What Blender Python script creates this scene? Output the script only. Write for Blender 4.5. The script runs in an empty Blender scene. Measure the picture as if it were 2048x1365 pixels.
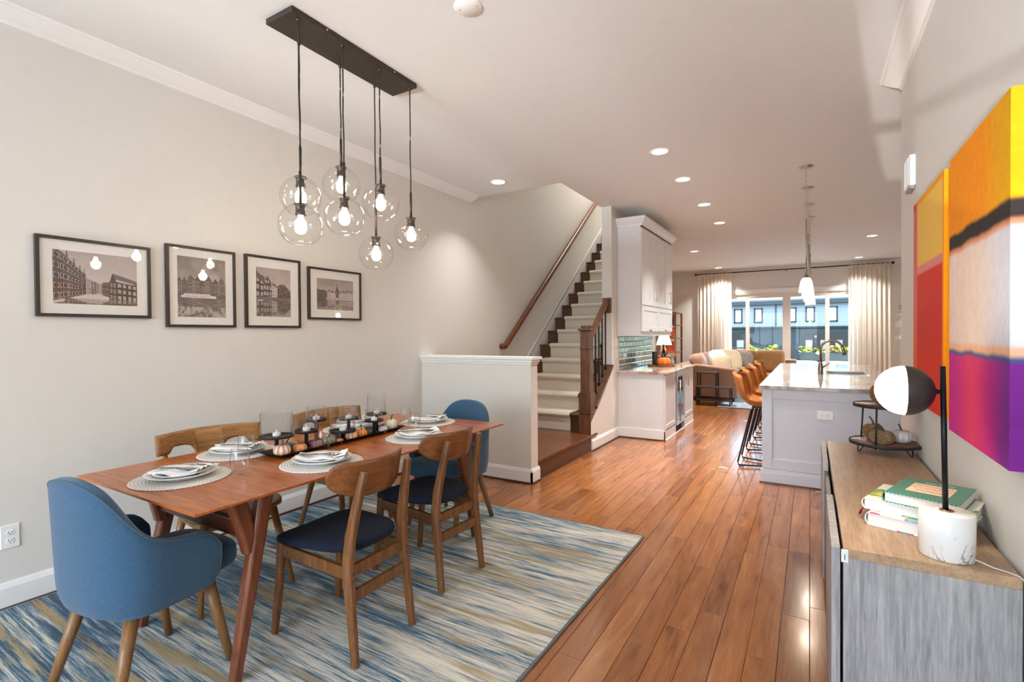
import bpy, bmesh, math, random
import numpy as np
from mathutils import Vector, Matrix
random.seed(7)
S = bpy.context.scene
COL = S.collection
PI = math.pi

# ------------------------------------------------------------------ camera
YAW, PITCH, ROLL, FPX = 0.5381, -0.0123, -0.0077, 999.0
CAM = Vector((3.5272, 0.0, 1.3791))
_F = Vector((-math.sin(YAW) * math.cos(PITCH), math.cos(YAW) * math.cos(PITCH), math.sin(PITCH)))
_R = Vector((math.cos(YAW), math.sin(YAW), 0))
_U = _R.cross(_F)
_R2 = math.cos(ROLL) * _R + math.sin(ROLL) * _U
_U2 = -math.sin(ROLL) * _R + math.cos(ROLL) * _U
cd = bpy.data.cameras.new('camera')
cd.sensor_fit = 'HORIZONTAL'
cd.sensor_width = 36.0
cd.lens = FPX / 2048 * 36.0
cd.clip_start = 0.02
cd.clip_end = 400
cam = bpy.data.objects.new('camera', cd)
COL.objects.link(cam)
cam.matrix_world = Matrix(((_R2.x, _U2.x, -_F.x, CAM.x), (_R2.y, _U2.y, -_F.y, CAM.y), (_R2.z, _U2.z, -_F.z, CAM.z), (0, 0, 0, 1)))
S.camera = cam

# ------------------------------------------------------------------ view, world, daylight
S.view_settings.view_transform = 'Standard'
S.view_settings.look = 'None'
S.view_settings.gamma = 1.0
S.view_settings.use_curve_mapping = False
S.view_settings.exposure = 0.76
S.cycles.use_denoising = True
S.cycles.max_bounces = 14
S.cycles.transparent_max_bounces = 24
S.cycles.sample_clamp_indirect = 6.0
S.cycles.caustics_reflective = False
S.cycles.caustics_refractive = False
w = bpy.data.worlds.new('world')
S.world = w
w.use_nodes = True
wn = w.node_tree
wn.nodes.clear()
sky = wn.nodes.new('ShaderNodeTexSky')
sky.sky_type = 'NISHITA'
sky.sun_disc = False
sky.sun_elevation = math.radians(50)
sky.sun_rotation = math.radians(140)
sky.air_density = 1.2
sky.dust_density = 2.5
bg = wn.nodes.new('ShaderNodeBackground')
bg.inputs['Strength'].default_value = 0.62
wo = wn.nodes.new('ShaderNodeOutputWorld')
wn.links.new(sky.outputs[0], bg.inputs[0])
wn.links.new(bg.outputs[0], wo.inputs[0])


def lamp(name, kind, loc, power, color=(1, 1, 1), rot=(0, 0, 0), **kw):
    d = bpy.data.lights.new(name, kind)
    d.energy = power
    d.color = color
    for k, v in kw.items():
        setattr(d, k, v)
    o = bpy.data.objects.new(name, d)
    o.location = loc
    o.rotation_euler = rot
    COL.objects.link(o)
    return o


# sun on the street behind the house: high, from behind the far side
lamp('sun', 'SUN', (3, 20, 12), 3.2, (1.0, 0.95, 0.86), (math.radians(-35), 0, math.radians(-25)), angle=0.01)
# daylight through the front windows behind the camera
lamp('front_window_daylight', 'AREA', (1.40, -3.30, 1.60), 75.0, (0.60, 0.80, 1.0), (math.radians(90), 0, 0), shape='RECTANGLE', size=1.9, size_y=1.9)
lamp('side_window_daylight', 'AREA', (3.35, -3.30, 1.50), 40.0, (0.58, 0.79, 1.0), (math.radians(90), 0, 0), shape='RECTANGLE', size=1.0, size_y=2.1)
# fill lamp added for street bounce, throwing light up to the ceiling
lamp('front_bounce_fill', 'AREA', (1.2, -12.0, -1.5), 1350.0, (0.92, 0.96, 1.0), (math.radians(105), 0, math.radians(-4)), shape='RECTANGLE', size=2.5, size_y=0.7)
# sun mirrored off the street through the narrow front window, a soft patch high on the right wall and ceiling
_d = Vector((0.154, 1.0, 0.2866)).normalized()
_q = Vector((3.34, -3.1, 0.72)) - _d * 30
_sp = lamp('street_sun_reflection', 'SPOT', _q, 26000.0, (1.0, 0.98, 0.95), spot_size=math.radians(2.6), spot_blend=0.35, shadow_soft_size=0.12)
_sp.rotation_euler = _d.to_track_quat('-Z', 'Y').to_euler()
# sky over the deck, seen slantwise by the room
lamp('deck_skylight', 'AREA', (3.05, 15.6, 3.6), 300.0, (0.80, 0.90, 1.0), (math.radians(-48), 0, 0), shape='RECTANGLE', size=4.5, size_y=1.2)
# daylight on the upper floor above the stairs
lamp('upper_floor_daylight', 'AREA', (0.6, 8.6, 5.9), 40.0, (1.0, 0.96, 0.92), (0, 0, 0), shape='RECTANGLE', size=0.9, size_y=1.6)

WARM = (1.0, 0.86, 0.70)
CANC = (1.0, 0.98, 0.95)
CAN_POWER, BULB_POWER, PENDANT_POWER = 11.0, 3.8, 4.0


# ------------------------------------------------------------------ mesh helper
class MB:
    def __init__(s):
        s.v, s.f, s.sm = [], [], []

    def add(s, vs, fs, smooth=False, M=None):
        b = len(s.v)
        if M is not None:
            vs = [M @ Vector(q) for q in vs]
        s.v += [tuple(q) for q in vs]
        s.f += [tuple(i + b for i in q) for q in fs]
        s.sm += [smooth] * len(fs)
        return s

    def box(s, a, b, M=None):
        x0, y0, z0 = a
        x1, y1, z1 = b
        return s.add([(x0, y0, z0), (x1, y0, z0), (x1, y1, z0), (x0, y1, z0), (x0, y0, z1), (x1, y0, z1), (x1, y1, z1), (x0, y1, z1)],
                     [(3, 2, 1, 0), (4, 5, 6, 7), (0, 1, 5, 4), (1, 2, 6, 5), (2, 3, 7, 6), (3, 0, 4, 7)], False, M)

    def beam(s, p, q, w, h, up=(0, 0, 1), w2=None, h2=None):
        p, q = Vector(p), Vector(q)
        d = (q - p).normalized()
        a = d.cross(Vector(up)).normalized()
        b = a.cross(d)
        w2 = w if w2 is None else w2
        h2 = h if h2 is None else h2
        vs = []
        for c, ww, hh in ((p, w, h), (q, w2, h2)):
            for i, j in ((-1, -1), (1, -1), (1, 1), (-1, 1)):
                vs.append(c + a * (i * ww / 2) + b * (j * hh / 2))
        return s.add(vs, [(0, 1, 2, 3), (7, 6, 5, 4), (1, 0, 4, 5), (2, 1, 5, 6), (3, 2, 6, 7), (0, 3, 7, 4)])

    def sweep(s, pts, sec, smooth=False, up=(0, 0, 1), scale=None, cap=True):
        """sec: list of (a,b) offsets swept along pts"""
        pts = [Vector(p) for p in pts]
        n, m = len(pts), len(sec)
        vs = []
        for i, p in enumerate(pts):
            d = (pts[min(i + 1, n - 1)] - pts[max(i - 1, 0)]).normalized()
            a = d.cross(Vector(up))
            if a.length < 1e-5:
                a = d.cross(Vector((1, 0, 0)))
            a.normalize()
            b = a.cross(d)
            k = 1 if scale is None else scale[i]
            kx, ky = k if isinstance(k, tuple) else (k, k)
            vs += [p + a * (u * kx) + b * (t * ky) for u, t in sec]
        fs = [(i * m + j, i * m + (j + 1) % m, (i + 1) * m + (j + 1) % m, (i + 1) * m + j) for i in range(n - 1) for j in range(m)]
        if cap:
            fs += [tuple(range(m - 1, -1, -1)), tuple(range((n - 1) * m, n * m))]
        return s.add(vs, fs, smooth)

    def tube(s, pts, r, n=10, up=(0.013, 0.021, 1), cap=True):
        sec = [(math.cos(2 * PI * k / n), math.sin(2 * PI * k / n)) for k in range(n)]
        rs = r if isinstance(r, (list, tuple)) else [r] * len(pts)
        return s.sweep(pts, sec, True, up, list(rs), cap)

    def lathe(s, prof, n=28, c=(0, 0, 0), M=None, ribs=None):
        """prof list of (r,z); r==0 closes"""
        vs, fs, rows = [], [], []
        for r, z in prof:
            if r < 1e-6:
                rows.append([len(vs)])
                vs.append((c[0], c[1], c[2] + z))
            else:
                row = []
                for k in range(n):
                    a = 2 * PI * k / n
                    rr = r * (1 if ribs is None else ribs(a))
                    row.append(len(vs))
                    vs.append((c[0] + rr * math.cos(a), c[1] + rr * math.sin(a), c[2] + z))
                rows.append(row)
        for A, B in zip(rows, rows[1:]):
            for k in range(n):
                k2 = (k + 1) % n
                if len(A) == 1 and len(B) == 1:
                    continue
                if len(A) == 1:
                    fs.append((A[0], B[k2], B[k]))
                elif len(B) == 1:
                    fs.append((A[k], A[k2], B[0]))
                else:
                    fs.append((A[k], A[k2], B[k2], B[k]))
        return s.add(vs, fs, True, M)

    def prism(s, poly, axis, a, b, smooth=False):
        """extrude a 2d polygon (the two other axes in xyz order) along axis from a to b"""
        def P3(u, v, t):
            return {'x': (t, u, v), 'y': (u, t, v), 'z': (u, v, t)}[axis]
        n = len(poly)
        vs = [P3(u, v, a) for u, v in poly] + [P3(u, v, b) for u, v in poly]
        fs = [tuple(range(n)), tuple(range(2 * n - 1, n - 1, -1))]
        fs += [((i + 1) % n, i, n + i, n + (i + 1) % n) for i in range(n)]
        return s.add(vs, fs, smooth)

    def grid(s, fn, nu, nv, wrap=False, smooth=True):
        vs = [fn(i / (nu if wrap else nu - 1), j / (nv - 1)) for i in range(nu) for j in range(nv)]
        fs = []
        for i in range(nu if wrap else nu - 1):
            i2 = (i + 1) % nu
            for j in range(nv - 1):
                fs.append((i * nv + j, i2 * nv + j, i2 * nv + j + 1, i * nv + j + 1))
        return s.add(vs, fs, smooth)

    def mesh(s, name, m):
        me = bpy.data.meshes.new(name)
        me.from_pydata(s.v, [], s.f)
        me.polygons.foreach_set('use_smooth', s.sm)
        if m is not None:
            me.materials.append(m)
        bm = bmesh.new()
        bm.from_mesh(me)
        bmesh.ops.recalc_face_normals(bm, faces=bm.faces)
        bm.to_mesh(me)
        bm.free()
        return me

    def build(s, name, m, parent=None, bevel=0, seg=2, sub=0, loc=None, solid=0, kind=None, weld=False):
        me = s.mesh(name, m)
        o = bpy.data.objects.new(name, me)
        COL.objects.link(o)
        if parent is not None:
            o.parent = parent
        if loc is not None:
            o.location = loc
        if weld:
            o.modifiers.new('weld', 'WELD').merge_threshold = 1e-4
        if solid:
            q = o.modifiers.new('solid', 'SOLIDIFY')
            q.thickness = solid
            q.offset = 0
        if bevel:
            q = o.modifiers.new('bevel', 'BEVEL')
            q.width = bevel
            q.segments = seg
            q.limit_method = 'ANGLE'
            q.angle_limit = math.radians(35)
            q.harden_normals = False
        if sub:
            q = o.modifiers.new('sub', 'SUBSURF')
            q.levels = sub
            q.render_levels = sub
        if kind:
            o['kind'] = kind
        return o


def tag(o, label=None, cat=None, group=None, kind=None):
    if label:
        o['label'] = label
    if cat:
        o['category'] = cat
    if group:
        o['group'] = group
    if kind:
        o['kind'] = kind
    return o


def thing(name, label, cat, loc=(0, 0, 0), rz=0.0, group=None):
    o = bpy.data.objects.new(name, None)
    o.empty_display_size = 0.1
    COL.objects.link(o)
    o.location = loc
    o.rotation_euler = (0, 0, rz)
    return tag(o, label, cat, group)


def dup(o, label=None, loc=None, rz=None, parent=None):
    c = o.copy()
    COL.objects.link(c)
    if parent is not None:
        c.parent = parent
        c.matrix_parent_inverse = o.matrix_parent_inverse.copy()
    if label:
        c['label'] = label
    if loc is not None:
        c.location = loc
    if rz is not None:
        c.rotation_euler = (0, 0, rz)
    for ch in list(o.children):
        dup(ch, parent=c)
    return c


def struct(o):
    o['kind'] = 'structure'
    return o


# ------------------------------------------------------------------ materials
def nodes(name):
    m = bpy.data.materials.new(name)
    m.use_nodes = True
    t = m.node_tree
    return m, t, t.nodes['Principled BSDF']


def nd(t, kind, links=None, **kw):
    n = t.nodes.new('ShaderNode' + kind)
    for k, v in kw.items():
        if k in n.inputs:
            n.inputs[k].default_value = v
        else:
            setattr(n, k, v)
    for k, v in (links or {}).items():
        t.links.new(v, n.inputs[k])
    return n


def ramp(t, fac, stops, interp='LINEAR'):
    r = t.nodes.new('ShaderNodeValToRGB')
    r.color_ramp.interpolation = interp
    e = r.color_ramp.elements
    while len(e) < len(stops):
        e.new(0.5)
    for q, (p, c) in zip(e, stops):
        q.position = p
        q.color = (*c, 1) if len(c) == 3 else c
    t.links.new(fac, r.inputs[0])
    return r.outputs[0]


def coords(t, scale=(1, 1, 1), rot=(0, 0, 0), kind='Object'):
    tc = t.nodes.new('ShaderNodeTexCoord')
    mp = nd(t, 'Mapping', {'Vector': tc.outputs[kind]})
    mp.inputs['Scale'].default_value = scale
    mp.inputs['Rotation'].default_value = rot
    return mp.outputs[0]


def srgb(r, g, b):
    return tuple(((c / 255) / 12.92 if c <= 10 else ((c / 255 + 0.055) / 1.055) ** 2.4) for c in (r, g, b))


def plain(name, col, rough=0.5, metal=0.0, var=0.06, scale=14, bump=0.0, bscale=200, **kw):
    """a principled surface with a little procedural tone variation and fine relief"""
    m, t, b = nodes(name)
    v = coords(t)
    n = nd(t, 'TexNoise', {'Vector': v}, Scale=scale, Detail=4.0)
    c = ramp(t, n.outputs[0], [(0.3, tuple(x * (1 - var) for x in col)), (0.7, tuple(min(1, x * (1 + var)) for x in col))])
    t.links.new(c, b.inputs['Base Color'])
    b.inputs['Roughness'].default_value = rough
    b.inputs['Metallic'].default_value = metal
    for k, x in kw.items():
        b.inputs[k.replace('_', ' ')].default_value = x
    if bump:
        n2 = nd(t, 'TexNoise', {'Vector': v}, Scale=bscale, Detail=2.0)
        bp_ = nd(t, 'Bump', {'Height': n2.outputs[0]}, Strength=bump, Distance=0.004)
        t.links.new(bp_.outputs[0], b.inputs['Normal'])
    return m


def wood(name, c1, c2, axis='x', scale=1.0, rough=0.35, dark=None, bump=0.05, coat=0.0, stretch=14):
    """grain stretched along axis"""
    m, t, b = nodes(name)
    k = {'x': (1, stretch, stretch), 'y': (stretch, 1, stretch), 'z': (stretch, stretch, 1)}[axis]
    v = coords(t, tuple(q * scale for q in k))
    n1 = nd(t, 'TexNoise', {'Vector': v}, Scale=1.6, Detail=6.0, Roughness=0.6, Distortion=0.6)
    n2 = nd(t, 'TexNoise', {'Vector': v}, Scale=7.0, Detail=5.0, Roughness=0.7)
    mx = nd(t, 'Math', {0: n1.outputs[0], 1: n2.outputs[0]}, operation='ADD')
    hf = nd(t, 'Math', {0: mx.outputs[0]}, operation='MULTIPLY')
    hf.inputs[1].default_value = 0.5
    st = [(0.36, c1), (0.62, c2)]
    if dark:
        st = [(0.30, dark), (0.42, c1), (0.64, c2)]
    t.links.new(ramp(t, hf.outputs[0], st), b.inputs['Base Color'])
    b.inputs['Roughness'].default_value = rough
    b.inputs['Coat Weight'].default_value = coat
    if bump:
        q = nd(t, 'Bump', {'Height': n2.outputs[0]}, Strength=bump, Distance=0.003)
        t.links.new(q.outputs[0], b.inputs['Normal'])
    return m


def thin_glass(name, tint=(0.97, 0.98, 0.98), refl=1.0, rough=0.0, base=0.04):
    """a thin clear wall of glass: transparency with a fresnel reflection"""
    m = bpy.data.materials.new(name)
    m.use_nodes = True
    t = m.node_tree
    t.nodes.clear()
    tr = nd(t, 'BsdfTransparent')
    tr.inputs[0].default_value = (*tint, 1)
    gl = nd(t, 'BsdfGlossy')
    gl.inputs['Roughness'].default_value = rough
    lw = nd(t, 'LayerWeight', Blend=0.5)
    pw = nd(t, 'Math', {0: lw.outputs['Facing']}, operation='POWER')
    pw.inputs[1].default_value = 3.2
    ma = nd(t, 'Math', {0: pw.outputs[0]}, operation='MULTIPLY_ADD')
    ma.inputs[1].default_value = 0.75 * refl
    ma.inputs[2].default_value = base * refl
    mx = nd(t, 'MixShader', {0: ma.outputs[0], 1: tr.outputs[0], 2: gl.outputs[0]})
    o = nd(t, 'OutputMaterial', {0: mx.outputs[0]})
    return m


def emit(name, col, strength):
    m, t, b = nodes(name)
    b.inputs['Base Color'].default_value = (*col, 1)
    b.inputs['Emission Color'].default_value = (*col, 1)
    b.inputs['Emission Strength'].default_value = strength
    b.inputs['Roughness'].default_value = 0.4
    return m


def fabric(name, col, var=0.18, scale=260, rough=0.9, bump=0.25, sheen=0.2):
    m, t, b = nodes(name)
    v = coords(t)
    a = nd(t, 'TexNoise', {'Vector': coords(t, (1, 1, 9))}, Scale=scale * 0.25, Detail=2.0)
    c = nd(t, 'TexNoise', {'Vector': coords(t, (7, 7, 1))}, Scale=scale * 0.25, Detail=2.0)
    s_ = nd(t, 'Math', {0: a.outputs[0], 1: c.outputs[0]}, operation='ADD')
    h = nd(t, 'Math', {0: s_.outputs[0]}, operation='MULTIPLY')
    h.inputs[1].default_value = 0.5
    t.links.new(ramp(t, h.outputs[0], [(0.35, tuple(q * (1 - var) for q in col)), (0.65, tuple(min(1, q * (1 + var)) for q in col))]), b.inputs['Base Color'])
    b.inputs['Roughness'].default_value = rough
    b.inputs['Sheen Weight'].default_value = sheen
    q = nd(t, 'Bump', {'Height': h.outputs[0]}, Strength=bump, Distance=0.002)
    t.links.new(q.outputs[0], b.inputs['Normal'])
    return m


def vcol(name, rough=0.6, attr='Col', spec=0.3):
    m, t, b = nodes(name)
    a = nd(t, 'Attribute', attribute_name=attr)
    n = nd(t, 'TexNoise', {'Vector': coords(t)}, Scale=60.0, Detail=3.0)
    r = ramp(t, n.outputs[0], [(0.3, (0.93, 0.93, 0.93)), (0.7, (1, 1, 1))])
    mx = nd(t, 'MixRGB', {'Color1': a.outputs['Color'], 'Color2': r}, blend_type='MULTIPLY', Fac=1.0)
    t.links.new(mx.outputs[0], b.inputs['Base Color'])
    b.inputs['Roughness'].default_value = rough
    b.inputs['Specular IOR Level'].default_value = spec
    return m


WALL = plain('wall_paint', srgb(220, 216, 209), 0.85, var=0.01, bump=0.02, bscale=300)
CEIL = plain('ceiling_paint', srgb(223, 221, 218), 0.9, var=0.01)
TRIM = plain('white_trim_paint', srgb(236, 234, 231), 0.4, var=0.01)
CABW = plain('white_cabinet_paint', srgb(222, 221, 221), 0.35, var=0.01)
ISLW_SHADED = plain('shaded_island_paint', srgb(204, 206, 213), 0.35, var=0.01)  # cabinet white greyed and cooled, the island's shade put into its colour
SHOE = wood('dark_shoe_molding', srgb(70, 38, 22), srgb(96, 56, 34), 'y', 2)
STAIRW = wood('dark_oak_stair', srgb(62, 38, 24), srgb(112, 72, 44), 'x', 2.2, 0.3, dark=srgb(40, 24, 16))
STAIRV = wood('dark_oak_newel', srgb(74, 46, 30), srgb(124, 82, 54), 'z', 2.2, 0.35, dark=srgb(44, 27, 18))
RAILW = wood('handrail_oak', srgb(82, 44, 22), srgb(128, 76, 40), 'y', 2.0, 0.3)
BLACK = plain('black_metal', (0.012, 0.012, 0.013), 0.38, 0.6)
BLACKM = plain('matte_black', (0.014, 0.013, 0.013), 0.6)
STEEL = plain('brushed_steel', (0.55, 0.54, 0.52), 0.28, 1.0)
NICKEL = plain('brushed_nickel', (0.50, 0.46, 0.40), 0.32, 1.0)
BRONZE = plain('oil_rubbed_bronze', srgb(150, 122, 108), 0.3, 0.9)
GLASS = thin_glass('clear_glass')
PANEGL = thin_glass('window_glass', (0.90, 0.96, 0.97), 0.7, base=0.014)
WHITEPL = plain('white_plastic', srgb(238, 237, 234), 0.35, var=0.01)
SLOT = plain('dark_slot', (0.03, 0.03, 0.03), 0.6)
# ================================================================== the room
H = 3.05
YF = -3.1
XR = 4.05          # right wall of the dining room
YW = 14.23         # wall with the sliding doors
XS0, XS1 = 1.171, 1.305   # wall between stair and kitchen
YO = 5.024         # start of the stair opening in the ceiling
YP = 6.275         # end of that wall, with the handrail rosette
YK = 4.20          # far end of the right wall
XK = 6.0           # kitchen right wall

b = MB()
b.box((-0.14, YF - 0.14, 0), (0, YW + 0.14, 6.0))
struct(b.build('wall_left', WALL))
b = MB()
b.box((XR, YF - 0.14, 0), (XR + 0.15, YK, H))
b.box((XR + 0.15, YK - 0.12, 0), (XK, YK, H))
struct(b.build('wall_right', WALL))
struct(MB().box((XK, YK - 0.12, 0), (XK + 0.14, YW + 0.14, H)).build('wall_kitchen', WALL))
# wall behind the camera with a big window opening
b = MB()
WIN = ((0.40, 2.40, 0.55, 2.55), (2.80, 3.90, 0.25, 2.55))
b.box((0, YF - 0.14, 0), (0.40, YF, H)); b.box((2.40, YF - 0.14, 0), (2.80, YF, H)); b.box((3.90, YF - 0.14, 0), (XR, YF, H))
for xa, xb, za, zb_ in WIN:
    b.box((xa, YF - 0.14, 0), (xb, YF, za)); b.box((xa, YF - 0.14, zb_), (xb, YF, H))
struct(b.build('wall_front', WALL))
# window wall with the sliding door opening
DX0, DX1, DZ = 1.62, 4.45, 2.40
b = MB()
b.box((0, YW, 0), (DX0, YW + 0.14, H)); b.box((DX1, YW, 0), (XK, YW + 0.14, H)); b.box((DX0, YW, DZ), (DX1, YW + 0.14, H))
struct(b.build('wall_back', WALL))
# stair wall: full height beyond YP, sloped knee wall before it
b = MB()
b.box((XS0, YP, 0), (XS1, 8.42, H))
b.box((XS0, 8.42, 2.25), (XS1, 9.50, H))
b.box((0, 8.30, 0), (XS0, 8.42, 2.18))
b.prism([(8.30, 2.02), (9.60, 3.05), (9.75, 3.05), (9.75, 3.20), (9.60, 3.20), (8.30, 2.18)], 'x', 0, XS0)
b.prism([(5.69, 0), (YP, 0), (YP, 0.915), (5.69, 0.447)], 'x', XS0, XS1)
b.prism([(5.532, 0), (5.69, 0), (5.69, 0.447), (5.532, 0.33)], 'x', XS1 - 0.003, XS1)
struct(b.build('wall_stair', WALL))
b = MB()
b.box((0, 9.75, H), (XS0, 9.9, 6.0))
b.box((XS0, YO - 0.1, H + 0.16), (XS1, 9.9, 6.0))
b.box((0, YO - 0.12, H + 0.16), (XS0, YO, 6.0))
b.box((0, YO - 0.12, 6.0), (XS1, 9.9, 6.1))
struct(b.build('wall_stairwell', WALL))
b = MB()
b.box((-0.1, YF - 0.14, H), (XK, YO, H + 0.16))
b.box((XS0, YO, H), (XK, YW + 0.14, H + 0.16))
b.box((-0.1, 9.75, H), (XS0, YW + 0.14, H + 0.16))
struct(b.build('ceiling', CEIL))

# half wall in front of the stair landing
b = MB()
b.box((0, 4.04, 0), (1.313, 4.175, 1.13))
hw = struct(b.build('wall_half', WALL, bevel=0.004))
b = MB()
b.box((0, 4.005, 1.145), (1.348, 4.21, 1.172))
b.box((0, 4.02, 1.118), (1.333, 4.195, 1.145))
b.box((0, 4.03, 1.098), (1.322, 4.185, 1.118))
struct(b.build('trim_1', TRIM, bevel=0.005))


def base_profile(t=0.016, h=0.135):
    return [(0, 0), (t, 0), (t, h - 0.028), (t * 0.72, h - 0.016), (t * 0.45, h - 0.004), (t * 0.3, h), (0, h)]


def baseboard(name, p, q, n):
    """straight run from p to q, n = direction out of the wall"""
    p, q, n = Vector(p), Vector(q), Vector(n)
    b = MB()
    pr = base_profile()
    vs = [e + n * u + Vector((0, 0, z)) for e in (p, q) for u, z in pr]
    m = len(pr)
    b.add(vs, [tuple(range(m)), tuple(range(2 * m - 1, m - 1, -1))] + [((i + 1) % m, i, m + i, m + (i + 1) % m) for i in range(m)])
    o = struct(b.build(name, TRIM))
    s = MB()
    s.beam(p + n * 0.023 + Vector((0, 0, 0.0075)), q + n * 0.023 + Vector((0, 0, 0.0075)), 0.014, 0.015)
    s.build('shoe_molding', SHOE, o, bevel=0.004)
    return o


baseboard('baseboard_left', (0, YF, 0), (0, 4.04, 0), (1, 0, 0))
baseboard('baseboard_half_wall', (0.02, 4.04, 0), (1.329, 4.04, 0), (0, -1, 0))
baseboard('baseboard_half_wall_end', (1.313, 4.024, 0), (1.313, 4.19, 0), (1, 0, 0))
baseboard('baseboard_stair', (XS1, 5.53, 0), (XS1, 6.49, 0), (1, 0, 0))
baseboard('baseboard_right', (XR, YF, 0), (XR, YK, 0), (-1, 0, 0))
baseboard('baseboard_back_left', (0, YW, 0), (DX0 - 0.1, YW, 0), (0, -1, 0))
baseboard('baseboard_back_right', (DX1 + 0.1, YW, 0), (XK, YW, 0), (0, -1, 0))


def crown(name, x, s, y0, y1):
    pr = [(0, -0.066), (0.012, -0.066), (0.016, -0.052), (0.036, -0.046), (0.062, -0.034), (0.088, -0.020), (0.100, -0.012), (0.112, -0.012), (0.122, 0), (0, 0)]
    b = MB()
    b.prism([(x + s * u, H + z) for u, z in pr], 'y', y0, y1)
    return struct(b.build(name, TRIM))


crown('trim_2', 0.0, 1, YF, 4.975)
crown('trim_3', XR, -1, YF, YK - 0.012)
# narrow ledge moulding beside the right curtain
struct(MB().box((5.16, YW - 0.03, 1.20), (5.95, YW, 1.29)).build('trim_4', TRIM, bevel=0.006))

# ------------------------------------------------------------------ floor: slab and separate planks
b = MB()
b.box((0, YF - 0.14, -0.10), (XK, YW + 0.14, -0.010))
floor = struct(b.build('floor', plain('subfloor_gap', (0.03, 0.014, 0.007), 0.8)))


def plank_mat():
    m, t, bs = nodes('hickory_plank')
    a = nd(t, 'Attribute', attribute_name='tone')
    tc = t.nodes.new('ShaderNodeTexCoord')
    sc = nd(t, 'VectorMath', {0: a.outputs['Color']}, operation='SCALE')
    sc.inputs['Scale'].default_value = 37.0
    ad = nd(t, 'VectorMath', {0: tc.outputs['Object'], 1: sc.outputs[0]}, operation='ADD')
    mp = nd(t, 'Mapping', {'Vector': ad.outputs[0]})
    mp.inputs['Scale'].default_value = (9, 0.9, 9)
    n1 = nd(t, 'TexNoise', {'Vector': mp.outputs[0]}, Scale=1.5, Detail=7.0, Roughness=0.62, Distortion=1.1)
    mp2 = nd(t, 'Mapping', {'Vector': ad.outputs[0]})
    mp2.inputs['Scale'].default_value = (60, 3.0, 60)
    n2 = nd(t, 'TexNoise', {'Vector': mp2.outputs[0]}, Scale=2.2, Detail=4.0, Roughness=0.7)
    mp3 = nd(t, 'Mapping', {'Vector': ad.outputs[0]})
    mp3.inputs['Scale'].default_value = (5.0, 0.75, 5.0)
    n3 = nd(t, 'TexNoise', {'Vector': mp3.outputs[0]}, Scale=1.3, Detail=3.0, Distortion=0.8)
    c1 = ramp(t, n1.outputs[0], [(0.22, srgb(104, 58, 30)), (0.44, srgb(158, 97, 54)), (0.60, srgb(174, 111, 62)), (0.75, srgb(190, 128, 78))])
    c2 = ramp(t, n2.outputs[0], [(0.30, (0.72, 0.70, 0.68)), (0.55, (1, 1, 1)), (0.8, (1.0, 1.0, 1.0))])
    c3 = ramp(t, n3.outputs[0], [(0.22, (0.52, 0.46, 0.42)), (0.33, (1, 1, 1)), (1.0, (1, 1, 1))])
    m1 = nd(t, 'MixRGB', {'Color1': c1, 'Color2': c2}, blend_type='MULTIPLY', Fac=0.75)
    m2 = nd(t, 'MixRGB', {'Color1': m1.outputs[0], 'Color2': c3}, blend_type='MULTIPLY', Fac=0.75)
    sp = nd(t, 'SeparateColor', {0: a.outputs['Color']})
    tn = ramp(t, sp.outputs[0], [(0.0, (0.62, 0.56, 0.50)), (0.25, (0.86, 0.83, 0.80)), (0.7, (1, 1, 1)), (1.0, (1.10, 1.10, 1.08))])
    m3 = nd(t, 'MixRGB', {'Color1': m2.outputs[0], 'Color2': tn}, blend_type='MULTIPLY', Fac=1.0)
    t.links.new(m3.outputs[0], bs.inputs['Base Color'])
    rr = nd(t, 'MapRange', {0: n2.outputs[0]})
    rr.inputs[3].default_value = 0.15
    rr.inputs[4].default_value = 0.24
    t.links.new(rr.outputs[0], bs.inputs['Roughness'])
    bs.inputs['Specular IOR Level'].default_value = 0.5
    bs.inputs['Coat Weight'].default_value = 0.22
    bs.inputs['Coat Roughness'].default_value = 0.10
    n4 = nd(t, 'TexNoise', {'Vector': tc.outputs['Object']}, Scale=5.0, Detail=2.0)
    s_ = nd(t, 'Math', {0: n2.outputs[0], 1: n4.outputs[0]}, operation='ADD')
    q = nd(t, 'Bump', {'Height': s_.outputs[0]}, Strength=0.012, Distance=0.004)
    t.links.new(q.outputs[0], bs.inputs['Normal'])
    return m


PLANK = plank_mat()


def plank_verts(x0, x1, y0, y1, dz):
    e, z0, z1 = 0.0016, -0.011, dz
    return ([(x0, y0, z0), (x1, y0, z0), (x1, y1, z0), (x0, y1, z0), (x0, y0, z1 - e), (x1, y0, z1 - e), (x1, y1, z1 - e), (x0, y1, z1 - e),
             (x0 + e, y0 + e, z1), (x1 - e, y0 + e, z1), (x1 - e, y1 - e, z1), (x0 + e, y1 - e, z1)],
            [(8, 9, 10, 11), (4, 5, 9, 8), (5, 6, 10, 9), (6, 7, 11, 10), (7, 4, 8, 11), (0, 1, 5, 4), (1, 2, 6, 5), (2, 3, 7, 6), (3, 0, 4, 7)])


def set_tone(me, tones):
    a = me.color_attributes.new('tone', 'FLOAT_COLOR', 'POINT')
    a.data.foreach_set('color', np.array(tones, dtype=np.float32).ravel())


rp = random.Random(11)
PW = 0.1175
planks = []
x = 0.0
r = 0
while x < XK:
    y = YF - rp.random() * 1.2
    while y < YW:
        L = rp.choice((0.45, 0.6, 0.75, 0.9, 1.05, 1.2, 1.45)) + rp.random() * 0.12
        xa, xb, ya, yb = x, min(x + PW, XK), max(y, YF), min(y + L, YW)
        y += L
        if yb - ya < 0.05:
            continue
        if xb < 1.28 and ya > 4.2 and yb < 9.9:
            continue
        planks.append((xa, xb, ya, yb))
    x += PW
    r += 1


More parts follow.
